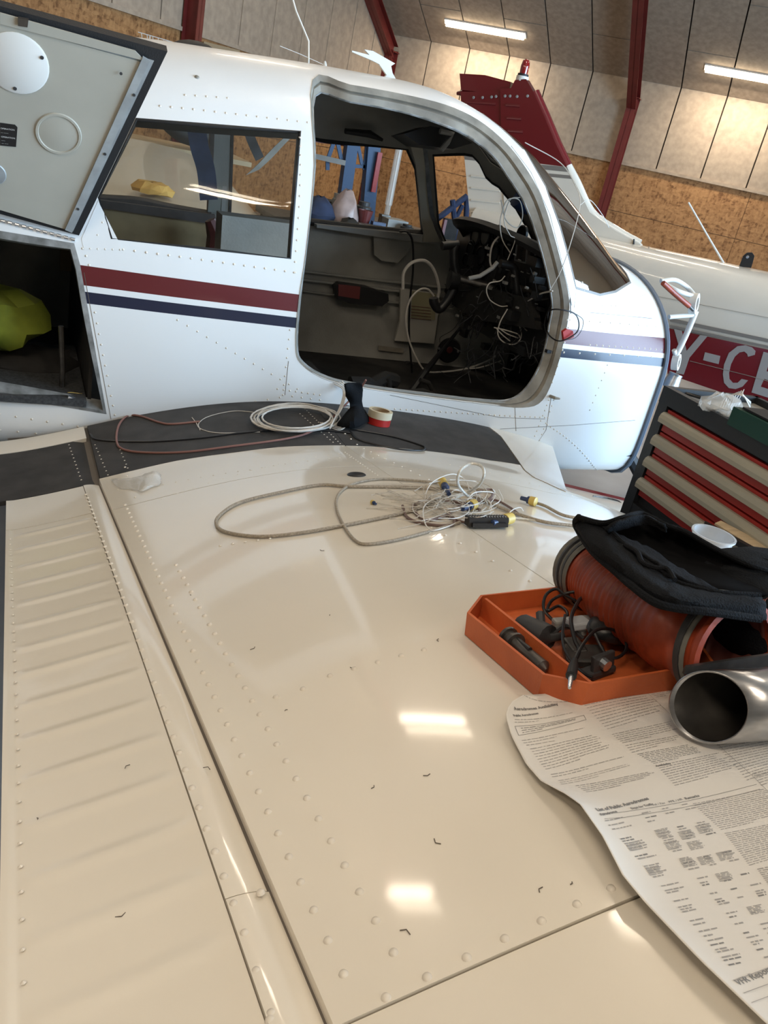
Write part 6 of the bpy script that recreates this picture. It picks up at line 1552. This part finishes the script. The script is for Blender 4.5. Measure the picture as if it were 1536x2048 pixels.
cw('grey_wire', [(1002, 400), (1012, 440), (1035, 455), (1045, 430), (1038, 400), (1015, 400), (1004, 425), (1000, 450), (1005, 480), (1020, 505)], 2.85, .0022, 'white_cable', 'grey wire hanging in a loop in front of the glareshield')
cw('grey_wire', [(1040, 395), (1020, 400), (1008, 440), (1020, 470), (1030, 480), (1015, 520)], 2.8, .0018, 'white_cable', 'grey wire dropping from the compass to the radio rack')
cw('grey_wire', [(1000, 470), (985, 490), (980, 520), (985, 540)], 2.95, .004, 'white_cable', 'grey wire curving past the left of the radio rack')
cw('grey_wire', [(1010, 552), (1000, 562), (980, 566), (973, 580), (980, 600), (1000, 612), (1015, 612)], 2.78, .0022, 'white_cable', 'thin white wire looping left of the right control yoke')
for k_, (pts, lb) in enumerate((([(1015, 618), (1000, 645), (996, 670), (1010, 686), (1030, 688), (1042, 675), (1040, 655), (1028, 640)], 'outermost white loop of the coil hanging under the right yoke'), ([(988, 655), (1010, 660), (1035, 668), (1040, 675)], 'white strand crossing the top of the hanging coil'), ([(992, 656), (1005, 670), (1020, 682)], 'white strand slanting down across the hanging coil'), ([(996, 655), (1015, 668), (1036, 676)], 'white strand through the middle of the hanging coil'), ([(1045, 630), (1048, 655), (1062, 664), (1090, 665)], 'white wire running right from the hanging coil to the sill'))):
    cw('coil_wire', pts, 2.75, .0024, 'white_cable', lb)
cw('white_wire', [(1055, 603, 2.7), (1080, 588, 2.6), (1105, 582, 2.46)], 2.6, .003, 'white_cable', 'white wires reaching from the right yoke to the front door jamb')
cw('white_wire', [(1100, 580, 2.45), (1120, 545, 2.43), (1140, 490, 2.43), (1160, 410, 2.50), (1150, 370, 2.6), (1120, 325, 2.68), (1050, 285, 2.72)], 2.45, .0016, 'white_cable', 'long thin white wire strung outside the windscreen up to the roof')
cw('white_wire', [(1160, 410, 2.50), (1180, 400, 2.58), (1205, 430, 2.66), (1218, 455, 2.72)], 2.5, .0012, 'white_cable', 'thin wire arching over the windscreen edge above the nose')
cw('black_loop', [(1095, 640, 2.50), (1098, 622, 2.44), (1120, 619, 2.40), (1150, 628, 2.39), (1158, 650, 2.39), (1150, 668, 2.39), (1120, 682, 2.40), (1098, 670, 2.46), (1095, 650, 2.50)], 2.42, .0026, 'black_cable', 'black wire ring hooked round the front door jamb', 'wire')
cw('thin_wire', [(1152, 628), (1166, 640), (1163, 660), (1150, 676), (1130, 680)], 2.395, .0012, 'darkmetal', 'thin dark wire tail beside the black ring on the jamb')
V = [onY(*q, 2.40) for q in ((1126, 664), (1134, 658), (1146, 662), (1148, 674), (1136, 680), (1128, 682))]; mb = MB(); mb.prism(V, (0, .012, 0)); tag(mb.o('red_tape_flag', M['red']), 'small red tape flag on the wires at the front door jamb', 'tape')
# door catch on the nose
mb = MB(); p = fus(*hf(1100, 792)); mb.tube([p, p + np.array([.01, -.02, 0]), p + np.array([.028, -.024, 0])], [.006, .006, .003], 8); mb.o('door_catch', M['jamb'], AC)
#MORE4
